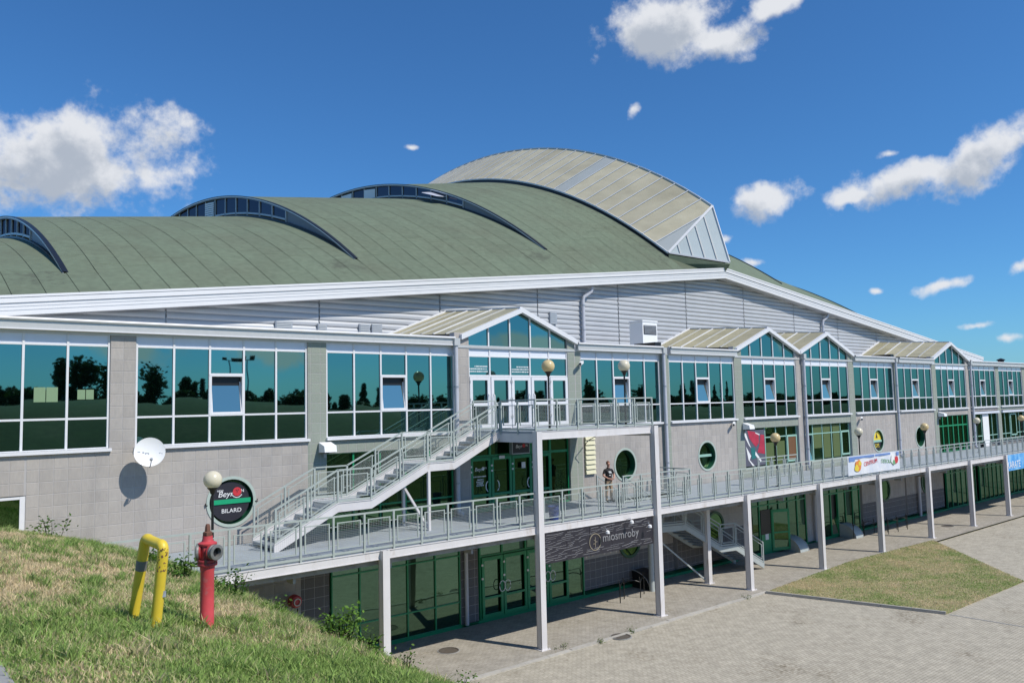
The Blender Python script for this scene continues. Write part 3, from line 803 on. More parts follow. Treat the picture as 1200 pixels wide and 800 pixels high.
# ridge lantern over the middle of the hall
lan = node('ridge_lantern', hall, (36, 20, 20))
def zrg(y): return 29.75 - 41.2 + math.sqrt(41.2 ** 2 - (y - 31.5) ** 2)
def zbs(y): return zr(3, 33, y) + .32
yb0, yr0 = 6.7, 5.45
yt = [yr0]
while yt[-1] < 57: yt.append(yt[-1] + 1.08)
for sg in (-1, 1):
    xb_ = 36 + 3.0 * sg
    bars = MB()
    def edge_pt(t): b = Vector((xb_, yb0, zbs(yb0))); r0 = Vector((36, yr0, zrg(yr0))); return b + (r0 - b) * t
    SK = 2.5                                            # the bars rake forwards towards the ridge
    def low(q): return Vector((xb_, q, zbs(q)))
    def high(q):
        t = (q - yb0) / (SK - (yb0 - yr0))
        return edge_pt(max(0, t)) if t < 1 else Vector((36, q - SK, zrg(q - SK)))
    ss_ = [yb0]
    while ss_[-1] < 57: ss_.append(ss_[-1] + 1.02)
    for q, (s0, s1) in enumerate(zip(ss_, ss_[1:])):
        a0, a1, b0, b1 = low(s0), low(s1), high(s0), high(s1)
        pts = [a0, a1, b1, b0] if (a0 - b0).length > .05 else [a0, a1, b1]
        if b0.y > yr0 + .05 and b1.y < b0.y or (b0.z < zrg(yr0) - .05 and abs(b1.x - 36) < .01): pts = pts[:3] + [Vector((36, yr0, zrg(yr0)))] + pts[3:]
        nrm = (pts[1] - pts[0]).cross(pts[2] - pts[0]).normalized()
        if nrm.x * sg < 0: nrm = -nrm
        MB().prism([p for p in pts], nrm * -.03).build('glazing_panel', mt['poly_clear'] if q in (0, 9) else mt['poly'], lan)
        if q: MB().beam(a0 + nrm * .03, b0 + nrm * .03, .06, .05, nrm).build('glazing_bar', mt['frame_white'], lan)
    base = MB()
    yy = [yb0 + (57 - yb0) * k / 48 for k in range(49)]
    for a_, b_ in zip(yy, yy[1:]): base.beam((xb_, a_, zbs(a_) - .02), (xb_, b_, zbs(b_) - .02), .09, .10)
    base.build('base_rail', mt['frame_white'], lan)
    kb = MB()
    for a_, b_ in zip(yy, yy[1:]): kb.prism([(xb_ - sg * .05, a_, zbs(a_) - .45), (xb_ - sg * .05, b_, zbs(b_) - .45), (xb_ - sg * .05, b_, zbs(b_) - .08), (xb_ - sg * .05, a_, zbs(a_) - .08)], (-.1 * sg, 0, 0))
    kb.build('kerb_flashing', mt['black'], lan)
    # prow: half of the pointed end
    A_, B_, C_ = Vector((xb_, yb0, zbs(yb0))), Vector((36, 4.35, 16.68)), Vector((36, yr0, zrg(yr0)))
    nb = 5
    nrm = (B_ - A_).cross(C_ - A_).normalized()
    if nrm.y > 0: nrm = -nrm
    for q in range(nb):
        f0, f1 = q / nb, (q + 1) / nb
        def topo(f):
            p = A_ + (B_ - A_) * f
            return A_ + (C_ - A_) * f if True else p
        MB().prism([A_ + (B_ - A_) * f0, A_ + (B_ - A_) * f1, A_ + (C_ - A_) * f1] + ([A_ + (C_ - A_) * f0] if q else []), nrm * -.03).build('end_panel', mt['poly_end'], lan)
        if q: MB().beam(A_ + (B_ - A_) * f0 + nrm * .02, A_ + (C_ - A_) * f0 + nrm * .02, .06, .05, nrm).build('glazing_bar', mt['gutter'], lan)
    MB().beam(A_ + nrm * .03, C_ + nrm * .03, .15, .08, nrm).build('corner_rail', mt['frame_white'], lan)
    MB().beam(A_, B_, .08, .10).build('sill_rail', mt['frame_white'], lan)
    MB().prism([A_ + Vector((0, -.03, -.12)), B_ + Vector((0, -.03, -.12)), B_ + Vector((0, .5, -.75)), Vector((36, 6.7, 16.6)), A_ + Vector((0, 0, -.7))], (0, .02, -.02)).build('skirt_felt', mt['roof_far'], lan)
MB().beam((36, 4.33, 16.7), (36, yr0 - .02, zrg(yr0) + .05), .07, .07).build('prow_rail', mt['frame_white'], lan)
rc = MB()
for a_, b_ in zip(yt, yt[1:]): rc.beam((36, a_, zrg(a_) + .03), (36, b_, zrg(b_) + .03), .09, .08)
rc.build('ridge_cap', mt['frame_white'], lan)

# ------------------------------------------------------------------ the front wing
wing = thing('front_wing', (36, 0, 0), 'long two storey front wing of beige blocks and teal window bands', 'building')
core = MB()
core.box(-12, 100, .32, 5.3, 3.5, 10.4).box(-12, 100, .32, 5.3, 0, 3.5)
core.build('wall_core', mt['core'], wing)
BL = []                                                  # (distance, kind, polygon, z-normal plane y)
BW, BH = .34, .33


def blocks(x0, x1, z0, z1, y, kind, holes=(), par=None):
    """a wall field of blocks in stack bond on one grid, cut round circular holes"""
    MB().box(x0, x1, y + .006, y + .30, z0, z1).build('wall', mt['mortar'], wing) if not holes else None
    if holes:
        wm = MB(); cx, cz, r0 = holes[0]
        n = 48; ring = [(cx + r0 * math.cos(2 * math.pi * k / n), cz + r0 * math.sin(2 * math.pi * k / n)) for k in range(n)]
        outs = []
        for (a, b) in ring:
            dx, dz = a - cx, b - cz
            t = min([(x1 - cx) / dx if dx > 1e-9 else 1e9, (x0 - cx) / dx if dx < -1e-9 else 1e9, (z1 - cz) / dz if dz > 1e-9 else 1e9, (z0 - cz) / dz if dz < -1e-9 else 1e9])
            outs.append((cx + dx * t, cz + dz * t))
        for k in range(n):
            k2 = (k + 1) % n
            pts = [ring[k], ring[k2], outs[k2], outs[k]]
            for c in ((x0, z0), (x1, z0), (x1, z1), (x0, z1)):
                o1, o2 = outs[k], outs[k2]
                if abs(o1[0] - o2[0]) > 1e-6 and abs(o1[1] - o2[1]) > 1e-6 and (c[0] in (o1[0], o2[0])) and (c[1] in (o1[1], o2[1])): pts = [ring[k], ring[k2], outs[k2], c, outs[k]]
            # include the corner when the two outer points lie on different sides
            if len(pts) == 4 and abs(outs[k][0] - outs[k2][0]) > 1e-6 and abs(outs[k][1] - outs[k2][1]) > 1e-6:
                c = min(((x0, z0), (x1, z0), (x1, z1), (x0, z1)), key=lambda c: (c[0] - outs[k][0]) ** 2 + (c[1] - outs[k][1]) ** 2)
                pts = [ring[k], ring[k2], outs[k2], c, outs[k]]
            wm.poly([(p[0], y + .006, p[1]) for p in pts])
        for k in range(n):
            k2 = (k + 1) % n; wm.poly([(ring[k][0], y - .004, ring[k][1]), (ring[k2][0], y - .004, ring[k2][1]), (ring[k2][0], y + .3, ring[k2][1]), (ring[k][0], y + .3, ring[k][1])])
        wm.build('wall', mt['mortar'], wing)
    i0, i1 = math.floor(x0 / BW - 1e-6), math.ceil(x1 / BW + 1e-6)
    j0, j1 = math.floor((z0 - 4.03) / BH - 1e-6), math.ceil((z1 - 4.03) / BH + 1e-6)
    for i in range(i0, i1):
        for j in range(j0, j1):
            a, b = max(x0, i * BW) + .005, min(x1, (i + 1) * BW) - .005; c, d = max(z0, 4.03 + j * BH) + .005, min(z1, 4.03 + (j + 1) * BH) - .005
            if b - a < .04 or d - c < .04: continue
            P = [(a, c), (b, c), (b, d), (a, d)]
            for cx, cz, r0 in holes:
                S = []
                for (p, q) in zip(P, P[1:] + P[:1]):
                    for k in range(8): S.append((p[0] + (q[0] - p[0]) * k / 8, p[1] + (q[1] - p[1]) * k / 8))
                ins = [math.hypot(s[0] - cx, s[1] - cz) < r0 for s in S]
                if all(ins): P = None; break
                if any(ins):
                    P = []
                    for s, n_ in zip(S, ins):
                        if n_:
                            k = r0 / max(1e-6, math.hypot(s[0] - cx, s[1] - cz)); s = (cx + (s[0] - cx) * k, cz + (s[1] - cz) * k)
                        if not P or math.hypot(s[0] - P[-1][0], s[1] - P[-1][1]) > 1e-4: P.append(s)
            if not P: continue
            dist = math.sqrt((a - CAM.x) ** 2 + CAM.y ** 2) * (1 if c > 3.8 else 1.35) / min(1, (d - c) / BH + .2)
            BL.append((dist, kind, P, y, (i * BW, 4.03 + j * BH), len(P) == 4 and b - a > BW - .02 and d - c > BH - .02))


def block_mb(P, y, mb):
    cx = sum(p[0] for p in P) / len(P); cz = sum(p[1] for p in P) / len(P)
    b = len(mb.v); n = len(P); w_ = max(p[0] for p in P) - min(p[0] for p in P); h_ = max(p[1] for p in P) - min(p[1] for p in P)
    sx, sz = 1 - .014 / w_, 1 - .014 / h_
    mb.v += [(p[0], y + .007, p[1]) for p in P] + [(cx + (p[0] - cx) * sx, y, cz + (p[1] - cz) * sz) for p in P]
    mb.f.append(tuple(b + n + i for i in range(n)))
    for i in range(n): j = (i + 1) % n; mb.f.append((b + i, b + j, b + n + j, b + n + i))


def flush_blocks():
    BL.sort(key=lambda t: t[0]); cache = {}; rest = {}
    for q, (dist, kind, P, y, cell, full) in enumerate(BL):
        if q < 296:
            key = (kind, full, round(y, 3)) if full else None
            if full and key in cache: link('wall_block', cache[key], wing, (cell[0], y, cell[1]))
            else:
                mb = MB(); block_mb(P, y, mb); o = mb.build('wall_block', mt[kind], wing, (cell[0], y, cell[1]))
                if full: cache[key] = o.data
        else: block_mb(P, y, rest.setdefault(kind, MB()))
    for kind, mb in rest.items(): tag(mb.build('wall_blocks', mt[kind + '_s'], wing), kind='stuff')


ZS, ZT = 7.16, 10.40                                      # sill and head of the upper windows
# --- pillars through the upper floor
for k in range(-2, 16):
    xc = 6 * k; kind = 'beige' if k in (0, 2, 6, 10) else 'green_block'
    if k == 3:
        blocks(17.60, 18.05, 4.0, 10.95, 0, 'green_block'); blocks(18.05, 18.40, 4.0, 10.42, 0.012, 'green_block'); continue
    top = 10.42 if k not in (2, 5, 6, 7, 9, 10) else 10.92
    zlo = 4.0 if k > 0 else 5.0
    if kind == 'beige' and k == 0: zlo = 7.1
    blocks(xc - .34, xc + .34, zlo if k != 0 else 7.1, top, 0, kind)
# --- walls of the middle floor
RW = [(21.03, 5.32), (27.08, 5.38), (45.1, 5.32), (51.2, 5.3)]
SIGNC = (3.14, 5.35)
blocks(-12, -4.3, 4.3, 7.1, 0, 'beige')
blocks(-4.3, -2.34, 6.02, 7.1, 0, 'beige')
blocks(-2.34, 5.66, 4.0, 7.1, 0, 'beige', [(*SIGNC, .70)])
blocks(6.34, 11.66, 6.62, 7.1, .02, 'green_block')
blocks(18.40, 23.66, 4.0, 7.1, .02, 'beige', [(*RW[0], .68)])
blocks(24.34, 29.66, 4.0, 7.1, .02, 'beige', [(*RW[1], .68)])
for a_, b_ in ((30.34, 35.66), (36.34, 41.66)): blocks(a_, b_, 6.60, 7.1, .02, 'green_block'); blocks(a_, b_, 4.0, 4.45, .05, 'green_block')
blocks(42.34, 47.66, 4.0, 7.1, .02, 'beige', [(*RW[2], .68)])
blocks(48.34, 53.66, 4.0, 7.1, .02, 'beige', [(*RW[3], .68)])
blocks(54.34, 59.66, 6.65, 7.1, .02, 'beige')
for a_ in range(60, 90, 6): blocks(a_ + .34, a_ + 5.66, 6.85, 7.1, .02, 'beige' if a_ == 60 else 'green_block')
# --- ground floor
YG = -.22
blocks(2.6, 5.3, 0, 3.55, YG, 'beige'); blocks(5.3, 6.3, 0, 3.55, YG, 'dark_block')
for xc, kd in ((12, 'dark_block'), (36, 'beige')): blocks(xc - .40, xc + .40, 0, 3.55, YG - .02, kd)
blocks(18.0, 23.9, 1.55, 3.55, YG, 'beige', [(20.85, 2.0, .70)] if False else ())
blocks(18.0, 23.9, 0.30, 1.55, YG, 'dark_block')
blocks(24.2, 29.9, 1.75, 3.55, YG, 'beige')
blocks(24.2, 29.9, 0.3, 1.75, YG, 'dark_block')
for a_ in (42.1, 48.1): blocks(a_, a_ + 5.8, 1.6, 3.55, YG, 'beige'); blocks(a_, a_ + 5.8, .3, 1.6, YG, 'dark_block')
for a_ in (66, 72, 78): blocks(a_ - .3, a_ + .3, 0, 3.55, YG, 'beige')


def curtain(x0, x1, z0, z1, cols, zs, frame_m, glass, y=.10, tilt=None, spandrel=None, fw_=.06, sill=True, name='window', tilt_row=1, head=None, blind=()):
    """a glazed screen: frame, every pane its own object, an optional tilted sash"""
    w = node(name, wing, ((x0 + x1) / 2, y, z0))
    cs = [x0 + (x1 - x0) * k / cols for k in range(cols + 1)] if isinstance(cols, int) else cols
    nc = len(cs) - 1
    rows = [z0] + list(zs) + [z1]
    fm = MB()
    for q, x in enumerate(cs):
        h = fw_ * (.8 if q in (0, nc) else .5)
        xa = x if q == 0 else x - h; xb = x if q == nc else x + h
        fm.box(xa, xb, y - .06, y + .06, z0, z1)
    for q, z in enumerate(rows):
        h = fw_ * .5; za = z if q == 0 else z - h; zb = z if q == len(rows) - 1 else z + h
        fm.box(x0 + .004, x1 - .004, y - .055, y + .055, za + .002, zb - .002)
    fm.build('frame', frame_m, w)
    for c in range(nc):
        for r in range(len(rows) - 1):
            a, b, za, zb = cs[c] + fw_ * .45, cs[c + 1] - fw_ * .45, rows[r] + fw_ * .45, rows[r + 1] - fw_ * .45
            if spandrel is not None and r == spandrel:
                box('spandrel_panel', mt['spandrel'], w, a, b, y - .03, y + .02, za, zb); continue
            if tilt is not None and c == tilt and r == tilt_row:
                zt = za + (zb - za) * .615 if tilt_row == 1 and spandrel is not None else zb
                if zt < zb - .1:
                    fb = box('transom', frame_m, w, a, b, y - .05, y + .05, zt - .03, zt + .035)
                    box('pane', glass, w, a, b, y - .012, y + .012, zt + .04, zb); zt -= .03
                box('reveal', mt['black'], w, a, b, y + .09, y + .12, za, zt)
                sash = MB(); pn = MB(); an = R(9)
                def sp(u, v, d):                          # hinged at the sill, the head falls inwards
                    return (a + u, y - .07 + math.sin(an) * v + d, za + math.cos(an) * v)
                hh, ww = zt - za, b - a
                for (u0, u1, v0, v1) in ((0, .07, 0, hh), (ww - .07, ww, 0, hh), (.07, ww - .07, 0, .07), (.07, ww - .07, hh - .07, hh)):
                    sash.prism([sp(u0, v0, 0), sp(u1, v0, 0), sp(u1, v1, 0), sp(u0, v1, 0)], (0, .05, 0))
                pn.prism([sp(.06, .06, .02), sp(ww - .06, .06, .02), sp(ww - .06, hh - .06, .02), sp(.06, hh - .06, .02)], (0, .01, 0))
                s_ = node('tilt_sash', wing, (a, y, za))
                sash.build('sash_frame', frame_m, s_); pn.build('pane', mt['blue_glass'], s_)
                om = MB()
                for (u0, u1, v0, v1) in ((-.04, .03, -.04, hh + .04), (ww - .03, ww + .04, -.04, hh + .04), (-.04, ww + .04, -.045, .03), (-.04, ww + .04, hh - .03, hh + .045)):
                    om.box(a + u0, a + u1, y - .066 - (.003 if u1 - u0 > .2 else 0), y + .05, za + v0, za + v1)
                om.build('opening_frame', frame_m, w)
                continue
            box('pane', glass, w, a, b, y - .012, y + .012, za, zb)
    if sill:
        MB().box(x0 - .03, x1 + .06, -.10, y, z0 - .09, z0 - .005).build('sill', frame_m, w)
    return w


# --- upper windows
for k in range(-2, 16):
    x0, x1 = 6 * k + .35, 6 * k + 5.65
    if k == 2: continue
    if k == -1: x0 = -5.65
    gab = k in (5, 6, 9)
    curtain(x0, x1, ZS, 10.40, 5, [8.0, 10.04], mt['frame_white'], mt['teal'], tilt=2 if k not in (-1,) else None, spandrel=2)


# --- gables
def gable(x0, x1, zr_=12.05, ze=10.86, zb=10.40, ridge_rise=.40, front=-.16, nx=6, dirty=True):
    xc = (x0 + x1) / 2
    gb = node('gable_skylight', wing, (xc, 0, zb))
    cs = [x0 + .34 + (x1 - x0 - .68) * k / 5 for k in range(6)]
    def top(x): return zr_ - .16 - (zr_ - ze) * abs(x - xc) / ((x1 - x0) / 2)
    fm = MB()
    for q, (a, b) in enumerate(zip(cs, cs[1:])):
        pts = [(a + .03, .09, zb + .05), (b - .03, .09, zb + .05), (b - .03, .09, top(b - .03))]
        if a < xc < b: pts.append((xc, .09, top(xc)))
        pts.append((a + .03, .09, top(a + .03)))
        MB().prism(pts, (0, .02, 0)).build('gable_pane', mt['teal'], gb)
    for q, x in enumerate(cs): fm.box(x - .03, x + .03, .04, .15, zb, top(x) + .03)
    fm.box(cs[0], cs[-1], .045, .145, zb - .03, zb + .055)
    fm.build('frame', mt['frame_white'], gb)
    for s_ in (-1, 1):
        xe = x0 - .02 if s_ < 0 else x1 + .02
        MB().prism([(xc, front, zr_ - .2), (xc, front, zr_), (xe, front, ze - .02), (xe, front, ze - .22)], (0, .20, 0)).build('rake_board', mt['frame_white'], gb)
        yy = [front + .19 + (5.26 - front - .19) * k / nx for k in range(nx + 1)]
        for q, (a, b) in enumerate(zip(yy, yy[1:])):
            def P(x, z, y): return Vector((x, y, z + ridge_rise * (y - front) / 5.4))
            MB().prism([P(xc, zr_, a + .02), P(xc, zr_, b - .02), P(xe, ze, b - .02), P(xe, ze, a + .02)], (0, 0, -.05)).build('roof_panel', mt['poly_dirty'], gb)
            if q: MB().beam(P(xc, zr_ + .012, a), P(xe, ze + .012, a), .07, .05).build('glazing_bar', mt['frame_white'] if q % 2 == 0 else mt['gutter'], gb)
        MB().beam(P(xc, zr_ + .02, 5.24), P(xe, ze + .02, 5.24), .12, .10).build('glazing_bar', mt['frame_white'], gb)
        MB().beam(P(xe, ze - .06, front + .2), P(xe, ze - .06, 5.24), .08, .10).build('eaves_rail', mt['black'] if s_ < 0 else mt['gutter'], gb)
        MB().prism([(xe - s_ * .04, front + .25, 10.42), (xe - s_ * .04, 5.2, 10.42), (xe - s_ * .04, 5.2, ze + .26), (xe - s_ * .04, front + .25, ze - .12)], (-.05 * s_, 0, 0)).build('cheek', mt['gutter'], gb)
    MB().beam((xc, front + .1, zr_ + .02), (xc, 5.2, zr_ + ridge_rise + .02), .12, .06).build('ridge_cap', mt['frame_white'], gb)
    return gb


gable(11.92, 18.08)
gable(29.8, 36.0)
gable(36.0, 42.2)
gable(53.8, 60.2)

# --- wing roof and gutters
MB().prism([(-12, -.02, 10.44), (-12, 5.3, 10.70), (-12, 5.3, 10.60), (-12, -.02, 10.34)], (112, 0, 0)).build('roof', mt['gutter'], wing)
for a_, b_ in ((-12, 11.55), (18.1, 23.72), (24.3, 29.75), (42.3, 47.7), (48.3, 53.75), (60.3, 100)):
    gm = MB().box(a_, b_, -.17, .02, 10.45, 10.66).build('gutter', mt['gutter'], wing)
    MB().box(a_, b_, -.21, .03, 10.664, 10.72).tube([(a_, -.20, 10.69), (b_, -.20, 10.69)], .045, 8).build('gutter_lip', mt['fascia'], gm)
    MB().box(a_, b_, -.19, .02, 10.405, 10.446).build('drip_edge', mt['frame_white'], gm)
for x in (23.75, 47.75): MB().box(x - .5, x - .05, -.1, 1.2, 10.73, 10.93).build('roof_upstand', mt['black'], wing)


def wing_pipe(x, z0, z1, y=-.14, r=.085):
    p = MB().tube([(x, y, z1), (x, y, z0 + .25), (x + .02, y - .02, z0 + .12), (x + .1, y - .16, z0 + .05)], r, 12).build('downpipe', mt['pipe'], wing)
    h = MB().box(x - .13, x + .13, y - .12, y + .12, z1 - .02, z1 + .26).build('hopper', mt['gutter'], p)
    c = MB()
    for zz in (z0 + 1.2, z0 + 3, z0 + 4.8): c.lathe([(r + .015, -.03), (r + .015, .03)], (x, y, zz), 12)
    c.build('pipe_clip', mt['alu'], p)


for x in (11.62, 23.80, 36.28, 47.80, 60.3): wing_pipe(x, 4.05, 10.42)
MB().tube([(11.75, YG - .16, 3.5), (11.75, YG - .16, .1)], .075, 12).build('downpipe', mt['pipe'], wing)
MB().tube([(36.3, YG - .16, 3.5), (36.3, YG - .16, .1)], .08, 12).build('downpipe', mt['pipe'], wing)
MB().tube([(49.6, YG - .16, 3.5), (49.6, YG - .16, .1)], .1, 12).build('downpipe', mt['pipe'], wing)

# --- upper entrance: five door leaves below a glazed band
ent = curtain(12.34, 17.60, 7.2, 10.40, 5, [9.28, 10.04], mt['frame_white'], mt['teal'], spandrel=2, sill=False, name='entrance_screen')
cs = [12.34 + 5.26 * k / 5 for k in range(6)]
for q in range(5):
    d_ = node('entrance_door', wing, (cs[q], .03, 7.2))
    fm = MB(); a, b = cs[q] + .03, cs[q + 1] - .03
    for (u0, u1, v0, v1) in ((a, a + .13, 7.22, 9.24), (b - .13, b, 7.22, 9.24), (a + .13, b - .13, 9.10, 9.24), (a + .13, b - .13, 7.22, 7.40), (a + .13, b - .13, 8.10, 8.22)): fm.box(u0, u1, .0, .055, v0, v1)
    fm.build('door_frame', mt['frame_white'], d_)
    if q in (0, 1, 2, 3):
        xh = b - .09 if q in (0, 2) else a + .09
        MB().tube([(xh, -.0, 8.05), (xh, -.09, 8.12), (xh, -.09, 8.5), (xh, 0, 8.57)], .018, 6).build('handle', mt['white'], d_)
    h_ = MB()
    for zz in (7.6, 8.3, 9.0): h_.box(a - .01 if q % 2 == 0 else b - .03, a + .03 if q % 2 == 0 else b + .01, -.02, .0, zz, zz + .1)
    h_.build('hinge', mt['gutter'], d_)

# --- middle floor glazing
curtain(6.34, 11.58, 4.02, 6.62, 5, [4.75], mt['frame_green'], mt['dark_glass'], y=.16, sill=False, name='shop_window')
curtain(12.30, 17.62, 4.02, 6.95, [12.30, 13.36, 14.42, 15.48, 16.54, 17.62], [6.15], mt['frame_green'], mt['dark_glass'], y=.16, sill=False, name='shop_screen', fw_=.10)
for q, (a, b) in enumerate(((12.35, 13.36), (13.36, 14.42), (14.42, 15.48), (15.48, 16.54))):
    d_ = node('shop_door', wing, (a, .05, 4.02)); fm = MB()
    for (u0, u1, v0, v1) in ((a + .02, a + .13, 4.04, 6.10), (b - .13, b - .02, 4.04, 6.10), (a + .13, b - .13, 5.99, 6.10), (a + .13, b - .13, 4.04, 4.2), (a + .13, b - .13, 4.62, 4.72)): fm.box(u0, u1, .045, .105, v0, v1)
    fm.build('door_frame', mt['frame_green'], d_)
    xh = b - .2 if q % 2 == 0 else a + .2
    MB().tube([(xh + .13 * math.cos(t) * (-1 if q % 2 == 0 else 1) * 1.0, -.02 + .0 * t, 5.0 + .2 * math.sin(t)) for t in [R(-75) + R(150) * k / 8 for k in range(9)]], .02, 6).build('handle', mt['white'], d_)
    hh = MB()
    for zz in (5.55, 5.75): hh.box(a - .02, a + .06, .02, .044, zz, zz + .07)
    hh.build('hinge', mt['white'], d_)
for (xa, xb, q) in ((30.34, 35.66, 3), (36.34, 41.66, 0)):
    curtain(xa, xb, 4.45, 6.60, 5, [6.05], mt['frame_pale'], mt['dark_glass'], y=.22, sill=False, name='shop_window', tilt=(0 if q == 0 else None), tilt_row=0)
    MB().box(xa, xb, .06, .16, 4.40, 4.447).build('sill', mt['frame_pale'], wing)
for c in (31.9, 33.0): pass
for (a, b, z0, z1) in ((32.55, 33.3, 4.55, 5.75), (33.6, 34.4, 4.55, 5.8), (37.5, 38.4, 5.2, 6.5), (38.6, 39.4, 4.6, 6.5), (39.7, 40.5, 4.6, 6.5)):
    box('blind', mt['blind'], wing, a, b, .18, .20, z0, z1)
def pale_sash(a, b, z0, z1, y=.13, inner=None):
    s_ = node('hinged_window', wing, (a, y, z0)); fm = MB()
    for (u0, u1, v0, v1) in ((a, a + .1, z0, z1), (b - .1, b, z0, z1), (a + .1, b - .1, z0, z0 + .1), (a + .1, b - .1, z1 - .1, z1)): fm.box(u0, u1, y, y + .06, v0, v1)
    fm.build('sash_frame', mt['frame_pale'], s_)
    box('pane', inner or mt['dark_glass'], s_, a + .1, b - .1, y + .02, y + .04, z0 + .1, z1 - .1)
pale_sash(34.60, 35.62, 4.62, 6.1, inner=mt['brown_door'])
pale_sash(40.62, 41.62, 4.65, 6.12)
# green glazed entrance and the glazing beyond
curtain(54.34, 59.66, 4.03, 6.65, 6, [5.9], mt['frame_green'], mt['dark_glass'], y=.16, sill=False, name='shop_screen', fw_=.10)
for xa in range(60, 90, 6):
    curtain(xa + .34, xa + 5.66, 4.4, 6.62, 5, [4.9], mt['frame_pale'], mt['dark_glass'], y=.18, sill=False, name='shop_window')
    box('lintel', mt['spandrel'], wing, xa + .36, xa + 5.64, -.12, .04, 6.62, 6.80)
box('white_panel', mt['paper'], wing, 62.55, 63.75, .06, .09, 4.05, 6.58)
pale_sash(68.6, 69.9, 4.7, 6.5, y=.10)
# low window beside the bank
curtain(-4.3, -2.34, 5.0, 6.0, 2, [], mt['frame_white'], mt['dark_glass'], y=.08, sill=False, name='low_window', fw_=.16)


# --- round windows and their flanges
def round_window(cx, cz, r0, y, kind, parent=wing, bar=True):
    w = node('round_window', parent, (cx, y, cz))
    MB().lathe([(r0 + .07, -.012), (r0 + .07, .012), (r0 - .02, .012), (r0 - .02, -.012), (r0 + .07, -.012)], (cx, y - .012, cz), 40, 'y').build('flange', mt['pale_ring'], w)
    MB().lathe([(r0 - .02, 0.0), (r0 - .02, .26), (r0 - .10, .26), (r0 - .10, .20)], (cx, y - .0, cz), 40, 'y', False).build('reveal_frame', mt['reveal_green'], w)
    MB().lathe([(r0 - .06, .225), (r0 - .06, .24)], (cx, y, cz), 40, 'y').build('pane', mt[kind], w)
    if bar: MB().box(cx - r0 + .1, cx + r0 - .1, y + .16, y + .222, cz - .06, cz + .06).build('glazing_bar', mt['frame_pale'], w)
    return w


for q, (cx, cz) in enumerate(RW[:2]): round_window(cx, cz, .68, .02, 'dark_glass', bar=q == 1)
round_window(*RW[2], .68, .02, 'dark_glass', bar=False)
round_window(*RW[3], .68, .02, 'dark_glass', bar=False)
round_window(*SIGNC, .70, 0.0, 'dark_glass', bar=False)
# ground floor round windows sit over the blocks on a projecting ring
for cx, cz in ((20.85, 1.98), (27.1, 1.95), (45.0, 2.2), (51.0, 2.2)):
    w = node('round_window', wing, (cx, YG, cz))
    MB().lathe([(.72, -.02), (.72, -.07), (.60, -.07), (.60, -.02)], (cx, YG, cz), 36, 'y', False).build('reveal_frame', mt['reveal_green'], w)
    MB().lathe([(.61, -.03), (.61, -.02)], (cx, YG, cz), 36, 'y').build('pane', mt['dark_glass'], w)

# --- ground floor glazing
curtain(6.35, 11.55, .12, 3.5, [6.35, 7.4, 9.28, 10.45, 11.55], [.95, 2.62], mt['frame_green'], mt['green_glass'], y=YG, sill=False, name='glass_screen', fw_=.05)
curtain(12.45, 17.95, .12, 3.5, [12.45, 13.55, 14.75, 15.9, 17.0, 17.95], [2.45], mt['frame_green'], mt['green_glass'], y=YG, sill=False, name='glass_screen', fw_=.07)
for q, (a, b) in enumerate(((12.5, 13.55), (13.55, 14.75), (14.75, 15.9), (15.9, 17.0))):
    d_ = node('ground_floor_door', wing, (a, YG, .1)); fm = MB()
    for (u0, u1, v0, v1) in ((a + .02, a + .13, .16, 2.4), (b - .13, b - .02, .16, 2.4), (a + .13, b - .13, 2.27, 2.4), (a + .13, b - .13, .16, .3), (a + .13, b - .13, .85, .93)): fm.box(u0, u1, YG - .12, YG - .065, v0, v1)
    fm.build('door_frame', mt['frame_green'], d_)
    xh = b - .13 if q % 2 == 0 else a + .13
    MB().tube([(xh + .14 * math.cos(t), YG - .2, 1.25 + .2 * math.sin(t)) for t in [2 * math.pi * k / 12 for k in range(13)]], .018, 6).build('handle', mt['white'], d_)
    hh = MB()
    for zz in (1.6, 2.1): hh.box(a - .02, a + .06, YG - .15, YG - .121, zz, zz + .07)
    hh.build('hinge', mt['white'], d_)
for a_ in (30.0, 36.45, 54.3, 60.3, 66.3, 72.3):
    b_ = a_ + (5.5 if a_ < 36.2 else 5.2)
    curtain(a_, b_, .12, 3.5, 6, [2.55], mt['frame_green'], mt['green_glass'], y=YG, sill=False, name='glass_screen', fw_=.07, tilt=(2 if a_ == 36.45 else None), tilt_row=0)
MB().box(6.35, 100, YG - .02, .3, 0.0, .115).build('plinth', mt['frame_green'], wing)
# half open door with a dark opening beside it
d_ = node('ground_floor_door', wing, (31.7, YG, .1)); fm = MB()
an = R(-22)
def dp_(u, v, d=0): return (31.95 + u * math.cos(an) - d * math.sin(an), YG - .07 + u * math.sin(an) * 1.0 - d * math.cos(an), .12 + v)
for (u0, u1, v0, v1) in ((0, .1, 0, 2.15), (1.0, 1.1, 0, 2.15), (.1, 1.0, 0, .16), (.1, 1.0, 2.0, 2.15), (.1, 1.0, .9, .98)):
    fm.prism([dp_(u0, v0), dp_(u1, v0), dp_(u1, v1), dp_(u0, v1)], Vector(dp_(0, 0, .05)) - Vector(dp_(0, 0)))
fm.build('door_frame', mt['frame_green'], d_)
MB().prism([dp_(.1, .16, .02), dp_(1.0, .16, .02), dp_(1.0, 2.0, .02), dp_(.1, 2.0, .02)], Vector(dp_(0, 0, .01)) - Vector(dp_(0, 0))).build('pane', mt['green_glass'], d_)
box('dark_opening', mt['black'], wing, 31.0, 31.9, YG - .068, YG - .064, 1.05, 2.3)
box('door_panel', mt['frame_green'], wing, 31.0, 31.9, YG - .075, YG - .066, .12, 1.04)
box('notice', mt['paper'], wing, 31.35, 31.65, YG - .085, YG - .077, .75, 1.05)
flush_blocks()

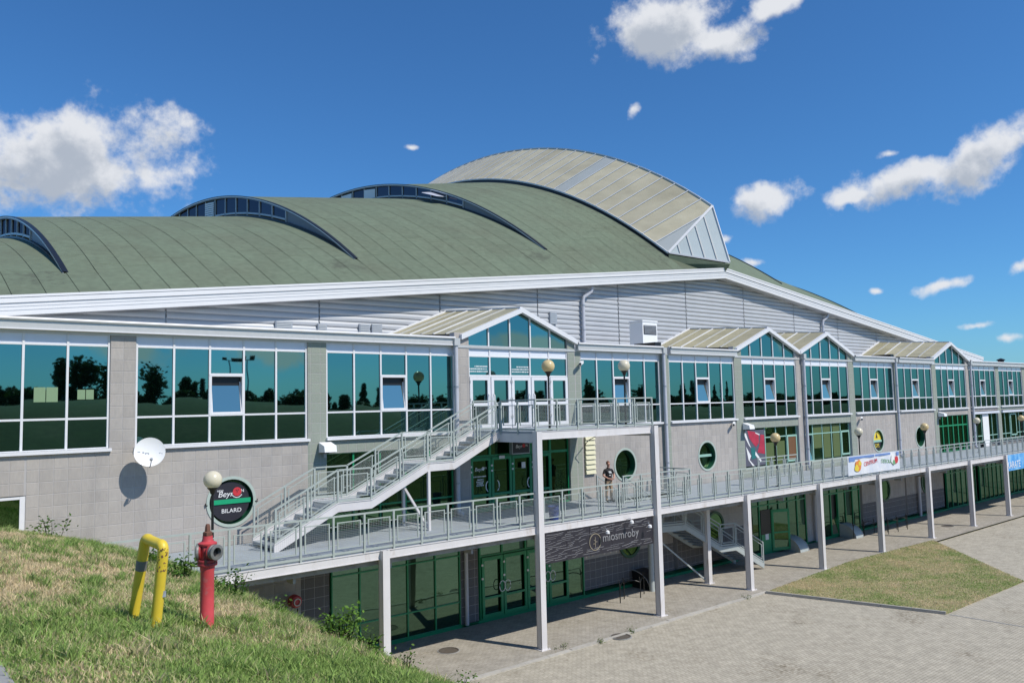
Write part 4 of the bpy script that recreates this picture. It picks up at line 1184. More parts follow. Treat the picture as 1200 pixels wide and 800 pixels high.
# ------------------------------------------------------------------ railings, walkway, stairs
def rail_run(par, p, q, n, m=None, wires=True, h=1.08, toprail=True, first=True, last=True, ins=.13, lo=.20, hi=.90):
    m = m or mt['rail']
    p, q = Vector(p), Vector(q); d = (q - p) / n; U = Vector((0, 0, 1)); dn = d.normalized()
    sd = dn.cross(U).normalized()
    pm = MB().box(-.028, .028, -.028, .028, -.12, h).mesh('railing_post', m)
    L = d.length; e = d / L
    fm = MB()
    a, b = e * ins, e * (L - ins)
    fm.beam(a + U * lo, b + U * lo, .025, .028); fm.beam(a + U * hi, b + U * hi, .025, .028)
    fm.beam(a + U * (lo - .017), a + U * (hi + .017), .03, .035, e); fm.beam(b + U * (lo - .017), b + U * (hi + .017), .03, .035, e)
    for zz in (.30, .80):
        fm.beam(e * .02 + U * zz, a + U * zz, .012, .02); fm.beam(b + U * zz, e * (L - .02) + U * zz, .012, .02)
    fme = fm.mesh('railing_panel', m)
    wme = None
    if wires:
        wm = MB(); nh, nv = 15, max(4, int((L - 2 * ins) / .052))
        for k in range(1, nh): z = lo + (hi - lo) * k / nh; wm.beam(a + U * z, b + U * z, .0035, .0035)
        for k in range(1, nv): c = a + (b - a) * (k / nv); wm.beam(c + U * lo, c + U * hi, .003, .003, e)
        wme = wm.mesh('wire_mesh', mt['wire'])
    for i in range(n + 1):
        if (i == 0 and not first) or (i == n and not last): continue
        link('railing_post', pm, par, p + d * i)
    for i in range(n):
        o = link('railing_panel', fme, par, p + d * i)
        if wme: link('wire_mesh', wme, o, p + d * i)
    if toprail: MB().beam(p + U * h - e * .03, q + U * h + e * .03, .055, .045).build('top_rail', m, par)
    MB().beam(p + U * .06, q + U * .06, .02, .06).build('bottom_rail', m, par)


YE = -4.16
walk = thing('elevated_walkway', (40, YE, 4), 'long elevated steel walkway on white posts along the ground floor', 'walkway')
OX0, OX1, OY0, OY1 = 18.55, 22.6, -2.2, -.5                # stair opening
for (a, b, c, d) in ((-4, OX0, YE + .03, -.03), (OX1, 100, YE + .03, -.03), (OX0, OX1, YE + .03, OY0), (OX0, OX1, OY1, -.03)):
    MB().box(a, b, c, d, 3.96, 4.03).build('deck', mt['deck'], walk)
for k in range(-1, 17):
    a, b = max(-4, 6 * k), 6 * k + 6
    MB().box(a + .004, b - .004, YE - .03, YE + .05, 3.78, 4.0).box(a + .004, b - .004, YE - .05, YE + .1, 3.765, 3.785).box(a + .004, b - .004, YE - .05, YE + .1, 3.995, 4.012).build('fascia_beam', mt['white_steel'], walk)
kp = MB().box(-4, 100, YE + .03, YE + .045, 4.03, 4.10).build('kick_plate', mt['rail_grey'], walk)
for (a, b, c, d) in ((-2.0, OX0 - .2, -3.95, -.3), (OX1 + .2, 100, -3.95, -.3), (OX0 - .2, OX1 + .2, -3.95, OY0 - .1)):
    MB().box(a, b, c, d, 3.58, 3.74).build('concrete_slab', mt['concrete'], walk)
jm = MB().box(-.05, .05, YE + .1, -.1, 3.745, 3.95).mesh('joist', mt['white_steel'], (0, -2, 3.8))
for k in range(0, 90, 2):
    if OX0 - .3 < k < OX1 + .3: continue
    link('joist', jm, walk, (k, -2, 3.8))
br = MB().box(-.04, .04, -3.9, -3.5, 3.42, 3.58).mesh('bracket', mt['concrete'], (0, -3.7, 3.5))
for k in range(3, 90, 3):
    if 18 <= k <= 23: continue
    link('bracket', br, walk, (k + .4, -3.7, 3.5))
def post_mb(x, y, z1, w=.115):
    m_ = MB().box(x - w, x - w + .02, y - w, y + w, -.1, z1).box(x + w - .02, x + w, y - w, y + w, -.1, z1).box(x - w, x + w, y - w - .012, y - w + .012, -.1, z1).box(x - w, x + w, y + w - .012, y + w + .012, -.1, z1)
    m_.box(x - .2, x + .2, y - .2, y + .2, -.02, .018)
    for a in (-.16, .16):
        for b in (-.16, .16): m_.box(x + a - .02, x + a + .02, y + b - .02, y + b + .02, .018, .045)
    return m_
for k in range(1, 17):
    if k in (2, 3): continue
    post_mb(6 * k, YE - .06, 4.02).build('post', mt['white_steel'], walk)
post_mb(23.8, -2.2, 3.76, .12).build('post', mt['white_steel'], walk)
pitch_ = .968
rail_run(walk, (-1.38 - pitch_, YE, 4.04), (-1.38 - pitch_ + 14 * pitch_, YE, 4.04), 14, mt['rail'])
x0 = -1.38 + 13 * pitch_
rail_run(walk, (x0, YE, 4.04), (x0 + 20 * pitch_, YE, 4.04), 20, mt['rail'], first=False)
x0 += 20 * pitch_
rail_run(walk, (x0, YE, 4.04), (x0 + 60 * pitch_, YE, 4.04), 60, mt['rail_grey'], wires=False, first=False)
# guards round the stair opening
rail_run(walk, (OX0 - .2, OY0 - .06, 4.04), (OX1 + .1, OY0 - .06, 4.04), 4, mt['rail'])
rail_run(walk, (OX1 + .1, OY0 - .06, 4.04), (OX1 + .1, OY1, 4.04), 2, mt['rail'], first=False)

# upper platform on two tall posts
plat = thing('entrance_platform', (15, YE, 7.2), 'raised white steel platform before the gabled upper entrance', 'platform')
MB().box(12.0, 18.1, YE + .03, .08, 7.12, 7.19).build('deck', mt['deck'], plat)
MB().box(12.13, 17.97, YE - .03, YE + .06, 6.92, 7.18).box(12.13, 17.97, YE - .05, YE + .1, 6.905, 6.925).box(12.13, 17.97, YE - .05, YE + .1, 7.172, 7.188).build('fascia_beam', mt['white_steel'], plat)
for x in (12.06, 18.04): MB().box(x - .06, x + .06, YE + .06, .0, 6.80, 7.115).build('side_beam', mt['white_steel'], plat)
for y in (-3.2, -2.2, -1.2, -.3): MB().box(12.12, 17.98, y - .05, y + .05, 6.9, 7.115).build('joist', mt['white_steel'], plat)
for x in (12.0, 18.06): post_mb(x, YE - .06, 7.19).build('post', mt['white_steel'], plat)
rail_run(plat, (12.0, YE, 7.19), (18.06, YE, 7.19), 6, mt['rail'])
rail_run(plat, (18.06, YE, 7.19), (18.06, -.1, 7.19), 4, mt['rail'], first=False)
rail_run(plat, (12.0, YE, 7.19), (12.0, -2.3, 7.19), 2, mt['rail'], first=False)

# stair up to the platform
YF, YB = -2.2, -.62
st = thing('outdoor_staircase', (7.5, YF, 4.0), 'open steel staircase climbing from the walkway to the upper platform', 'staircase')
prof = [(3.55, 3.97), (5.59, 4.97), (6.75, 4.97), (8.89, 5.97), (9.97, 5.97), (12.02, 6.93)]
for y in (YF, YB):
    sm_ = MB()
    for (xa, za), (xb, zb) in zip(prof, prof[1:]):
        sm_.prism([(xa, y - .03, za), (xb, y - .03, zb), (xb, y - .03, zb + .27), (xa, y - .03, za + .27)], (0, .06, 0))
        sm_.prism([(xa, y - .05, za + .262), (xb, y - .05, zb + .262), (xb, y - .05, zb + .285), (xa, y - .05, za + .285)], (0, .10, 0))
    sm_.build('stringer', mt['white_steel'], st)
for (xa, za), (xb, zb) in zip(prof, prof[1:]):
    if abs(za - zb) < .01:
        MB().box(xa - .06, xb + .04, YF + .05, YB - .05, za + .17, za + .215).build('landing', mt['deck'], st)
        ln = MB()
        for k in range(3): x = xa + (xb - xa) * k / 2; ln.box(x - .04, x + .04, YF + .05, YB - .05, za + .04, za + .165)
        ln.build('landing_joist', mt['white_steel'], st); continue
    n = 6
    for k in range(n):
        x = xa + (xb - xa) * (k + .5) / n; z = za + (zb - za) * (k + 1) / n + .05
        MB().box(x - .17, x + .17, YF + .04, YB - .04, z - .035, z).box(x - .172, x - .15, YF + .041, YB - .041, z - .07, z - .02).build('tread', mt['deck'], st)
for y in (YF, YB):
    MB().box(8.88, 8.97, y - .045, y + .045, 4.03, 5.98).build('leg', mt['white_steel'], st)
MB().beam((8.95, YF + .1, 4.1), (8.0, YF + .1, 5.55), .07, .07).build('brace', mt['white_steel'], st)
MB().beam((8.9, YF, 4.15), (8.9, YB, 4.15), .06, .06, (0, 0, 1)).build('brace', mt['white_steel'], st)
for y in (YF, YB):
    for i, ((xa, za), (xb, zb)) in enumerate(zip(prof, prof[1:])):
        rail_run(st, (xa + (.05 if i == 0 else 0), y, za + .27), (xb, y, zb + .27), 2 if abs(za - zb) > .01 else 1, mt['rail'], first=i == 0, lo=.16, hi=.84, h=1.0)
rail_run(st, (12.02, YB, 7.2), (13.1, YB, 7.2), 1, mt['rail'])

# stair down to the paving
sd_ = thing('outdoor_staircase', (23, -2.2, 2), 'steel staircase descending from the walkway to the paving behind white posts', 'staircase')
prof = [(18.55, 3.80), (20.75, 2.58), (22.3, 2.50), (24.82, 1.22), (25.94, 1.16), (28.15, .02)]
for y in (-2.2, -.6):
    sm_ = MB()
    for (xa, za), (xb, zb) in zip(prof, prof[1:]):
        sm_.prism([(xa, y - .03, za), (xb, y - .03, zb), (xb, y - .03, zb + .24), (xa, y - .03, za + .24)], (0, .06, 0))
    sm_.build('stringer', mt['rail_grey'], sd_)  # lower stair steel in grey: shade under the walkway put into its colour
for (xa, za), (xb, zb) in zip(prof, prof[1:]):
    if abs(za - zb) < .15: MB().box(xa - .06, xb + .04, -2.15, -.65, zb + .19, zb + .235).build('landing', mt['deck'], sd_); continue
    n = 7
    for k in range(n):
        x = xa + (xb - xa) * (k + .5) / n; z = za + (zb - za) * (k) / n + .15
        MB().box(x - .17, x + .17, -2.16, -.64, z - .04, z).build('tread', mt['deck'], sd_)
for y in (-2.2, -.6):
    for i, ((xa, za), (xb, zb)) in enumerate(zip(prof, prof[1:])):
        rail_run(sd_, (xa, y, za + .24), (xb, y, zb + .24), 2 if abs(za - zb) > .15 else 1, mt['rail_grey'], first=i == 0, lo=.16, hi=.84, h=1.0, wires=False)
MB().tube([(20.9, -1.4, 0), (20.9, -1.4, 2.55)], .12, 12).build('leg', mt['rail_grey'], sd_)
MB().beam((20.9, -1.5, 2.4), (23.7, -2.1, .15), .06, .06).build('brace', mt['rail_grey'], sd_)
# guard rail in front of the poster window
gr = thing('guard_rail', (31.4, -1.0, 4.03), 'free standing green grey guard rail below the red and black poster', 'railing')
rail_run(gr, (29.9, -1.0, 4.03), (33.6, -1.0, 4.03), 3, mt['rail'], wires=False)

# ------------------------------------------------------------------ lamps
LAMPS = [(1.15, -4.02, 4.03, 6.38, 'globe', 'globe lamp standing just left of the round billiards sign'),
         (12.78, -4.02, 7.19, 9.43, 'globe_or', 'yellowed globe lamp on the platform before the entrance doors'),
         (16.70, -4.02, 7.19, 9.50, 'globe', 'pale globe lamp on the right half of the entrance platform'),
         (27.77, -3.41, 4.03, 6.29, 'globe_or', 'globe lamp on the walkway before the red and black poster'),
         (37.3, -2.65, 4.03, 6.20, 'globe', 'globe lamp on the walkway just left of the printed banner'),
         (43.0, -3.79, 4.03, 6.28, 'globe_or', 'globe lamp overlapping the round window right of the yellow sign'),
         (55.8, -1.97, 4.03, 6.27, 'globe', 'globe lamp before the white panel in the far shop window'),
         (62.4, -2.68, 4.03, 6.26, 'globe_or', 'farthest globe lamp above the bright blue banner')]
for x, y, z0, zc, gm, lab in LAMPS:
    l_ = thing('globe_lamp', (x, y, z0), lab, 'lamp', 'globe lamps along the walkway')
    MB().tube([(x, y, z0), (x, y, z0 + .5), (x, y, zc - .3)], [.045, .035, .032], 10).build('post', mt['black'], l_)
    MB().lathe([(.04, -.36), (.06, -.34), (.075, -.27), (.13, -.21), (.14, -.17), (.12, -.15)], (x, y, zc), 16).build('collar', mt['black'], l_)
    MB().lathe([(.001, -.23)] + [(.23 * math.sin(t), -.23 * math.cos(t)) for t in [math.pi * k / 16 for k in range(1, 16)]] + [(.001, .23)], (x, y, zc), 28).build('globe', mt[gm], l_)
    MB().lathe([(.11, 0), (.11, .015), (.05, .03)], (x, y, z0), 14).build('base', mt['black'], l_)

# ------------------------------------------------------------------ signs
s = thing('round_sign', (*SIGNC[:1], .15, SIGNC[1]), 'round black and green billiards sign set in the tiled wall', 'sign')
cx, cz = SIGNC
MB().lathe([(.001, 0), (.60, 0), (.60, .04), (.001, .04)], (cx - .02, .06, cz), 48, 'y').build('sign_face', mt['dark_sign'], s)
MB().box(cx - .60, cx + .61, .03, .058, cz - .065, cz + .075).build('green_band', mt['green_bright'], s)
text('lettering', 'BILARD', .18, (cx + .02, .052, cz - .28), mt['white'], s, sx=1.05, extrude=.004)
text('lettering', 'NEW', .085, (cx - .33, .052, cz + .34), mt['white'], s, extrude=.004)
text('lettering', 'Beyr', .25, (cx - .17, .052, cz + .23), mt['white'], s, shear=.25, extrude=.004)
text('lettering', 'N', .13, (cx + .36, .052, cz + .30), mt['white'], s, extrude=.004)
MB().lathe([(.001, 0), (.135, 0), (.135, .012), (.001, .012)], (cx + .19, .042, cz + .285), 28, 'y').build('ball_emblem', mt['red_flat'], s)
hm = MB()
for dx, dz in ((-.03, .05), (.03, .055), (0, 0.0)): hm.lathe([(.001, 0), (.018, 0), (.018, .006), (.001, .006)], (cx + .19 + dx, .036, cz + .285 + dz), 10, 'y')
hm.build('ball_hole', mt['dark_sign'], s)
am = MB()
for k in range(9):
    t = R(-150 + 14 * k); am.box(cx + .19 + .175 * math.cos(t) - .016, cx + .19 + .175 * math.cos(t) + .016, .045, .056, cz + .285 + .175 * math.sin(t) - .013, cz + .285 + .175 * math.sin(t) + .013)
am.build('lettering', mt['white'], s)
for sg in (-1, 1): MB().tube([(cx + sg * .72, .0, cz - .05), (cx + sg * .80, -.05, cz - .06), (cx + sg * .80, -.05, cz + .02)], .02, 6).build('hook', mt['black'], s)

s = thing('round_sign', (45.1, .2, 5.3), 'round sign with yellow top and black lower half', 'sign')
cx, cz = RW[2]
up_ = [(cx + .60 * math.cos(R(t)), .13, cz + .02 + .60 * math.sin(R(t))) for t in range(0, 181, 9)]
MB().prism(up_, (0, .03, 0)).build('yellow_half', mt['print_yellow'], s)
dn_ = [(cx + .60 * math.cos(R(t)), .13, cz - .10 + .56 * math.sin(R(t))) for t in range(180, 361, 9)]
MB().prism(dn_, (0, .03, 0)).build('black_half', mt['dark_sign'], s)
MB().box(cx - .62, cx + .62, .10, .15, cz - .11, cz + .03).build('pale_band', mt['frame_pale'], s)
text('lettering', 'GPS', .34, (cx, .122, cz - .34), mt['print_yellow'], s)
MB().prism([(cx - .12, .118, cz + .16), (cx + .12, .118, cz + .16), (cx + .05, .118, cz + .34), (cx, .118, cz + .48), (cx - .05, .118, cz + .34)], (0, .01, 0)).build('emblem', mt['dark_sign'], s)

s = thing('fascia_sign', (15, YE, 3.2), 'long dark sign board with pale wavy lines hung below the walkway', 'sign')
for q in range(5):
    a, b = 12.14 + q * 1.142, 12.14 + (q + 1) * 1.142 - .012
    MB().box(a, b, YE - .02, YE + .02, 2.72, 3.765).build('sign_panel', mt['dark_sign'], s)
wv = MB()
for r_i in range(13):
    z0 = 2.80 + r_i * .072; x = 12.2 + rnd.random() * .2
    while x < 17.7:
        L_ = rnd.uniform(.25, .9); n = 6; th = rnd.uniform(.005, .010); ph_ = rnd.random() * 6; am_ = rnd.uniform(.006, .02)
        if not (14.4 < x + L_ and x < 17.2 and 3.0 < z0 < 3.42):
            pts = [(x + L_ * k / n, YE - .024, z0 + am_ * math.sin(ph_ + 5 * k / n) + .05 * (k / n - .5) * .6) for k in range(n + 1)]
            pts = [p for p in pts if p[0] < 17.82]
            for a, b in zip(pts, pts[1:]): wv.prism([a, b, (b[0], b[1], b[2] + th), (a[0], a[1], a[2] + th)], (0, .006, 0))
        x += L_ + rnd.uniform(.03, .4)
tag(wv.build('wave_line', mt['wave'], s), kind='stuff')
text('lettering', 'miosmroby', .42, (15.05, YE - .03, 3.25), mt['letter'], s, 'LEFT', sx=1.02, extrude=.008)
MB().lathe([(.30, -.008), (.30, .008), (.275, .008), (.275, -.008), (.30, -.008)], (14.68, YE - .03, 3.17), 36, 'y').build('emblem_ring', mt['ring'], s)
em = MB()
em.box(14.67, 14.69, YE - .036, YE - .025, 2.98, 3.34).box(14.58, 14.66, YE - .036, YE - .025, 3.10, 3.12).box(14.70, 14.78, YE - .036, YE - .025, 3.16, 3.18).box(14.62, 14.669, YE - .036, YE - .025, 3.22, 3.24)
em.build('emblem', mt['ring'], s)
for q, (x, z) in enumerate(((15.05, 3.50), (16.35, 3.72), (17.35, 3.45))):
    f = thing('spotlight', (x, YE - .3, z), ['small white spotlight above the letters of the dark wavy sign', 'small white spotlight at the middle top of the dark wavy sign', 'small white spotlight near the right end of the dark wavy sign'][q], 'spotlight', 'spotlights on the dark wavy sign')
    MB().tube([(x, YE - .02, z + .06), (x, YE - .22, z + .12), (x, YE - .3, z + .05)], .012, 6).build('arm', mt['alu'], f)
    MB().lathe([(.03, .06), (.07, .03), (.075, -.05), (.05, -.06)], (x, YE - .3, z), 12).build('head', mt['white'], f)

s = thing('banner', (35.6, YE - .06, 4.65), 'pale printed vinyl banner with red lettering tied to the walkway railing', 'banner')
bm_ = MB(); bm_.grid([[(32.9 + 5.65 * k / 14, YE - .06 - .02 * math.sin(k * 1.9), 4.16 + j * .96) for k in range(15)] for j in (0, 1)]); bm_.prism([(32.9, YE - .05, 4.16), (38.55, YE - .05, 4.16), (38.55, YE - .05, 5.12), (32.9, YE - .05, 5.12)], (0, .006, 0))
bm_.build('sheet', mt['banner'], s)
yv = YE - .088
for (a, b, z0, z1) in ((33.0, 35.7, 4.98, 5.09), (35.8, 37.5, 4.99, 5.09), (38.2, 38.5, 4.9, 5.09), (33.0, 33.6, 4.86, 4.98)): MB().box(a, b, yv, yv + .006, z0, z1).build('blue_print', mt['banner_blue'], s)
text('lettering', 'CENTRUM', .30, (35.25, yv, 4.70), mt['red_flat'], s, sx=1.05, tilt=R(-5), extrude=.003)
text('lettering', 'DZIECKA', .27, (37.0, yv, 4.66), mt['print_green'], s, sx=1.0, tilt=R(6), extrude=.003)
def blob(cx, cz, rx, rz, m, seed):
    q = random.Random(seed); P = [(cx + rx * math.cos(t) * q.uniform(.75, 1.1), yv - .002 * seed, cz + rz * math.sin(t) * q.uniform(.75, 1.1)) for t in [2 * math.pi * k / 14 for k in range(14)]]
    MB().prism(P, (0, .005, 0)).build('printed_shape', m, s)
blob(33.95, 4.62, .36, .32, mt['print_orange'], 1); blob(33.75, 4.50, .22, .20, mt['print_yellow'], 2); blob(34.1, 4.72, .15, .13, mt['print_yellow'], 3)
blob(37.75, 4.74, .24, .28, mt['white'], 4); blob(38.15, 4.66, .22, .22, mt['red_flat'], 5); blob(37.85, 4.55, .16, .14, mt['print_green'], 6)
tp_ = MB()
for k in range(7): x = 33.0 + k * .9; tp_.tube([(x, YE - .06, 4.17), (x, YE - .02, 4.07)], .006, 4)
tp_.build('tie_cord', mt['white'], s)

s = thing('banner', (56, YE - .06, 3.45), 'bright blue karate banner hung below the far walkway fascia', 'banner')
MB().box(54.2, 60.0, YE - .07, YE - .055, 2.92, 3.98).build('sheet', mt['sky_vinyl'], s)
text('lettering', 'KARATE', .66, (54.3, YE - .076, 3.28), mt['white'], s, 'LEFT', sx=1.0, extrude=.004)

s = thing('hanging_sign', (14.55, -.35, 6.45), 'dark red lit box sign hung over the green entrance doors', 'sign')
MB().box(14.07, 14.98, -.40, -.22, 6.18, 6.70).build('sign_box', mt['alu'], s)
MB().box(14.11, 14.94, -.415, -.402, 6.22, 6.66).build('sign_face', mt['dark_sign'], s)
text('lettering', 'Beyr', .18, (14.40, -.422, 6.48), mt['white'], s, shear=.25, extrude=.003)
MB().lathe([(.001, 0), (.075, 0), (.075, .006), (.001, .006)], (14.66, -.422, 6.50), 20, 'y').build('ball_emblem', mt['red_flat'], s)
text('lettering', 'N', .13, (14.80, -.422, 6.50), mt['white'], s, extrude=.003)
MB().tube([(14.2, -.3, 6.7), (14.2, -.3, 6.9)], .012, 6).tube([(14.85, -.3, 6.7), (14.85, -.3, 6.9)], .012, 6).build('hanger', mt['alu'], s)
d_ = thing('door_lettering', (12.86, .08, 5.5), 'white lettering stuck on the leftmost green entrance door', 'decal')
text('lettering', 'Beyr', .20, (12.80, .13, 5.66), mt['white'], d_, shear=.25, extrude=.002)
text('lettering', 'N', .12, (13.14, .13, 5.70), mt['white'], d_, extrude=.002)
MB().lathe([(.001, 0), (.07, 0), (.07, .005), (.001, .005)], (13.02, .128, 5.68), 18, 'y').build('ball_emblem', mt['paper'], d_)
st_ = MB()
for w_, z in ((.62, 5.36), (.26, 5.24), (.36, 5.16), (.30, 5.09), (.34, 5.02)):
    x_ = 12.86 - w_ / 2
    while x_ < 12.86 + w_ / 2: st_.box(x_, x_ + .03, .128, .132, z, z + .05); x_ += rnd.uniform(.036, .055)
st_.build('illegible_line', mt['white'], d_)
for x, z, w_, h_, lab in ((13.75, 6.02, .28, .12, 'small white plate above the middle of the green doors'), (14.9, 5.58, .20, .24, 'white paper notice taped to the right green entrance door')):
    tag(MB().box(x, x + w_, .02, .036, z, z + h_).build('notice', mt['paper']), lab, 'notice')

p_ = thing('poster', (31.6, .13, 5.6), 'large red and black sports poster filling the left shop window', 'poster')
MB().box(30.42, 32.35, .12, .14, 4.6, 6.5).build('sheet', mt['poster_grey'], p_)
def pp(name, m, pts, dy=0): MB().prism([(30.42 + 1.93 * u, .112 - dy, 4.6 + 1.9 * v) for u, v in pts], (0, .006, 0)).build(name, m, p_)
pp('red_shape', mt['poster_red'], [(.18, .99), (.5, .95), (.72, .86), (.70, .62), (.55, .52), (.42, .62), (.25, .78)])
pp('red_shape', mt['poster_red'], [(.80, .86), (.98, .84), (.98, .30), (.62, .36), (.72, .55)])
pp('white_stroke', mt['paper'], [(.0, .93), (.10, .92), (.22, .66), (.32, .50), (.22, .58), (.06, .80)], .004)
pp('white_stroke', mt['paper'], [(.08, .55), (.30, .28), (.22, .18), (.45, .0), (.36, .0), (.17, .18)], .004)
pp('white_stroke', mt['paper'], [(.52, .40), (.80, .12), (.74, .10), (.50, .30)], .004)
pp('white_stroke', mt['paper'], [(.55, .93), (.76, .87), (.74, .84), (.56, .90)], .004)
pp('teal_shape', mt['poster_teal'], [(.30, .52), (.50, .50), (.55, .22), (.34, .18)], .002)

for x0_, x1_, z0_, z1_, lab in ((-2.20, -1.63, 8.47, 8.87, 'pair of pale sheets stuck inside the leftmost window band, larger pair'), (-1.15, -.74, 8.53, 8.80, 'pair of pale sheets stuck inside the leftmost window band, smaller pair')):
    t = thing('window_sheet', (x0_, .08, z0_), lab, 'paper sheet', 'sheets stuck in the leftmost window band')
    xm = (x0_ + x1_) / 2
    for a, b in ((x0_, xm - .01), (xm + .01, x1_)): MB().box(a, b, .076, .086, z0_, z1_).build('sheet', mt['sheet'], t)
for x0_, lab in ((12.42, 'white lettering on the glass over the leftmost entrance door'), (14.55, 'white lettering on the glass over the middle entrance door')):
    t = thing('glass_lettering', (x0_, .08, 9.5), lab, 'decal')
    for r_i, z in enumerate((9.42, 9.52, 9.62)):
        l_ = MB(); x_ = x0_ + (.25 if r_i == 2 else 0)
        while x_ < x0_ + .86: w_ = rnd.uniform(.02, .05); l_.box(x_, x_ + w_, .080, .086, z, z + .05); x_ += w_ + rnd.uniform(.015, .04)
        l_.build('illegible_line', mt['white'], t)

# ------------------------------------------------------------------ small things on the walls
dx_, dz_ = .62, 7.02
sdsh = thing('satellite_dish', (dx_, 0, dz_ - .1), 'white round satellite dish mounted on the tiled wall by the window', 'satellite dish')
DC = Vector((dx_ - .06, -.66, dz_)); dn = Vector((-.20, -1, .22)).normalized()
q_ = dn.to_track_quat('Z', 'Y').to_matrix()
dm = MB(); prof_ = [(.40 * k / 10, .075 * (k / 10) ** 2) for k in range(1, 11)]
n = 40
b0 = MB()
rows = [[DC + q_ @ Vector((r * math.cos(2 * math.pi * k / n), r * math.sin(2 * math.pi * k / n), z - .075)) for k in range(n + 1)] for r, z in [(.002, 0)] + prof_ + [(.41, .08), (.41, .065)] + [(r, z - .015) for r, z in reversed(prof_)] + [(.002, -.015)]]
b0.grid(rows); b0.sm = True; b0.build('dish', mt['white'], sdsh)
lt = MB()
for k, (u, v, w_, h_) in enumerate(((-.30, .02, .12, .014), (-.16, .0, .05, .03), (-.10, -.03, .02, .05), (-.06, -.02, .06, .016), (-.02, -.035, .02, .04), (.27, -.03, .035, .02), (.32, -.05, .02, .03))):
    zz = .075 * ((u * u + v * v) / .1849) - .07
    P = [DC + q_ @ Vector((u + a, v + b, zz)) for a, b in ((-w_ / 2, -h_ / 2), (w_ / 2, -h_ / 2), (w_ / 2, h_ / 2), (-w_ / 2, h_ / 2))]
    lt.prism(P, dn * .006)
lt.build('lettering', mt['alu'], sdsh)
tip = DC + dn * .42 + Vector((.02, 0, -.26))
MB().tube([DC + q_ @ Vector((0, -.0, -.07)) + Vector((0, 0, -.42)), DC + dn * .2 + Vector((0.01, 0, -.42)), tip], .014, 8).build('feed_arm', mt['alu'], sdsh)
MB().tube([tip, tip - dn * .14], [.03, .045], 12).build('receiver', mt['alu'], sdsh)
MB().tube([DC - dn * .08, (dx_, -.05, dz_ - .05), (dx_, -.0, dz_ - .05)], .025, 8).tube([(dx_, -.25, dz_ - .25), (dx_, -.25, dz_ + .1)], .025, 8).build('mount', mt['gutter'], sdsh)


def floodlight(x, y, z, lab):
    f = thing('floodlight', (x, y, z), lab, 'floodlight', 'white wall floodlights')
    MB().prism([(x - .22, y - .02, z + .22), (x - .22, y - .42, z + .10), (x - .22, y - .46, z - .10), (x - .22, y - .02, z - .12)], (.44, 0, 0)).build('housing', mt['white'], f)
    MB().prism([(x - .18, y - .43, z - .11), (x - .18, y - .05, z - .13), (x - .18, y - .05, z - .15), (x - .18, y - .43, z - .13)], (.36, 0, 0)).build('glass', mt['black'], f)
    MB().box(x - .05, x + .05, y - .05, y + .06, z - .3, z + .05).build('bracket', mt['alu'], f)


floodlight(6.25, -.02, 6.80, 'white floodlight on the grey green pillar above the stair')
floodlight(30.35, -.02, 6.68, 'white floodlight at the top left corner of the red poster')
floodlight(54.4, -.02, 6.72, 'white floodlight above the far green glazed entrance')


def camera_(x, y, z, lab, sg=1):
    c = thing('security_camera', (x, y, z), lab, 'camera', 'security cameras on the front wing')
    MB().tube([(x, y + .02, z - .1), (x, y - .16, z - .12), (x, y - .2, z)], .022, 8).build('bracket', mt['alu'], c)
    MB().beam((x + .12 * sg, y - .12, z + .05), (x - .20 * sg, y - .30, z - .05), .11, .11).build('housing', mt['white'], c)
    MB().tube([(x - .20 * sg, y - .30, z - .05), (x - .22 * sg, y - .312, z - .057)], .045, 12).build('lens', mt['black'], c)


camera_(18.25, .0, 9.85, 'white security camera on the pillar right of the gabled entrance')
camera_(29.2, .02, 6.90, 'white security camera under the sill left of the poster window')
camera_(42.7, .02, 6.80, 'white security camera under the sill left of the round yellow sign')
cp = thing('ribbed_panel', (18.75, .0, 5.9), 'tall cream ribbed panel on the wall behind the man', 'panel')
for k in range(8):
    z0 = 5.06 + k * .208
    MB().prism([(18.47, .0, z0), (18.47, -.10, z0 + .02), (18.47, -.05, z0 + .2), (18.47, 0.0, z0 + .2)], (.58, 0, 0)).build('rib', mt['cream'], cp)
MB().tube([(18.4, -.05, 6.3), (18.1, -.6, 6.55), (18.5, -1.0, 6.85)], .018, 6).build('stay_rod', mt['black'], cp)
ac = thing('ventilation_unit', (25.8, 3, 10.6), 'pale ventilation unit with grey louvre on the wing roof', 'vent unit')
MB().box(25.55, 26.7, 2.6, 3.5, 10.5, 12.28).build('casing', mt['cream'] if False else mt['white'], ac)
MB().box(25.52, 26.73, 2.57, 3.53, 12.285, 12.36).build('lid', mt['white'], ac)
MB().box(25.62, 26.62, 2.585, 2.598, 11.62, 12.1).build('grille_back', mt['black'], ac)
for k in range(7): MB().prism([(25.64, 2.55, 11.66 + k * .062), (25.64, 2.584, 11.69 + k * .062), (25.64, 2.584, 11.70 + k * .062), (25.64, 2.55, 11.675 + k * .062)], (.96, 0, 0)).build('louvre', mt['alu'], ac)
ch = thing('roof_flue', (73, 2, 10.7), 'small dark flue sticking up from the far wing roof', 'flue')
MB().tube([(73, 2, 10.5), (73, 2, 11.1)], .25, 12).build('pipe', mt['black'], ch); MB().lathe([(.34, 0), (.34, .08), (.05, .2)], (73, 2, 11.1), 14).build('cap', mt['black'], ch)

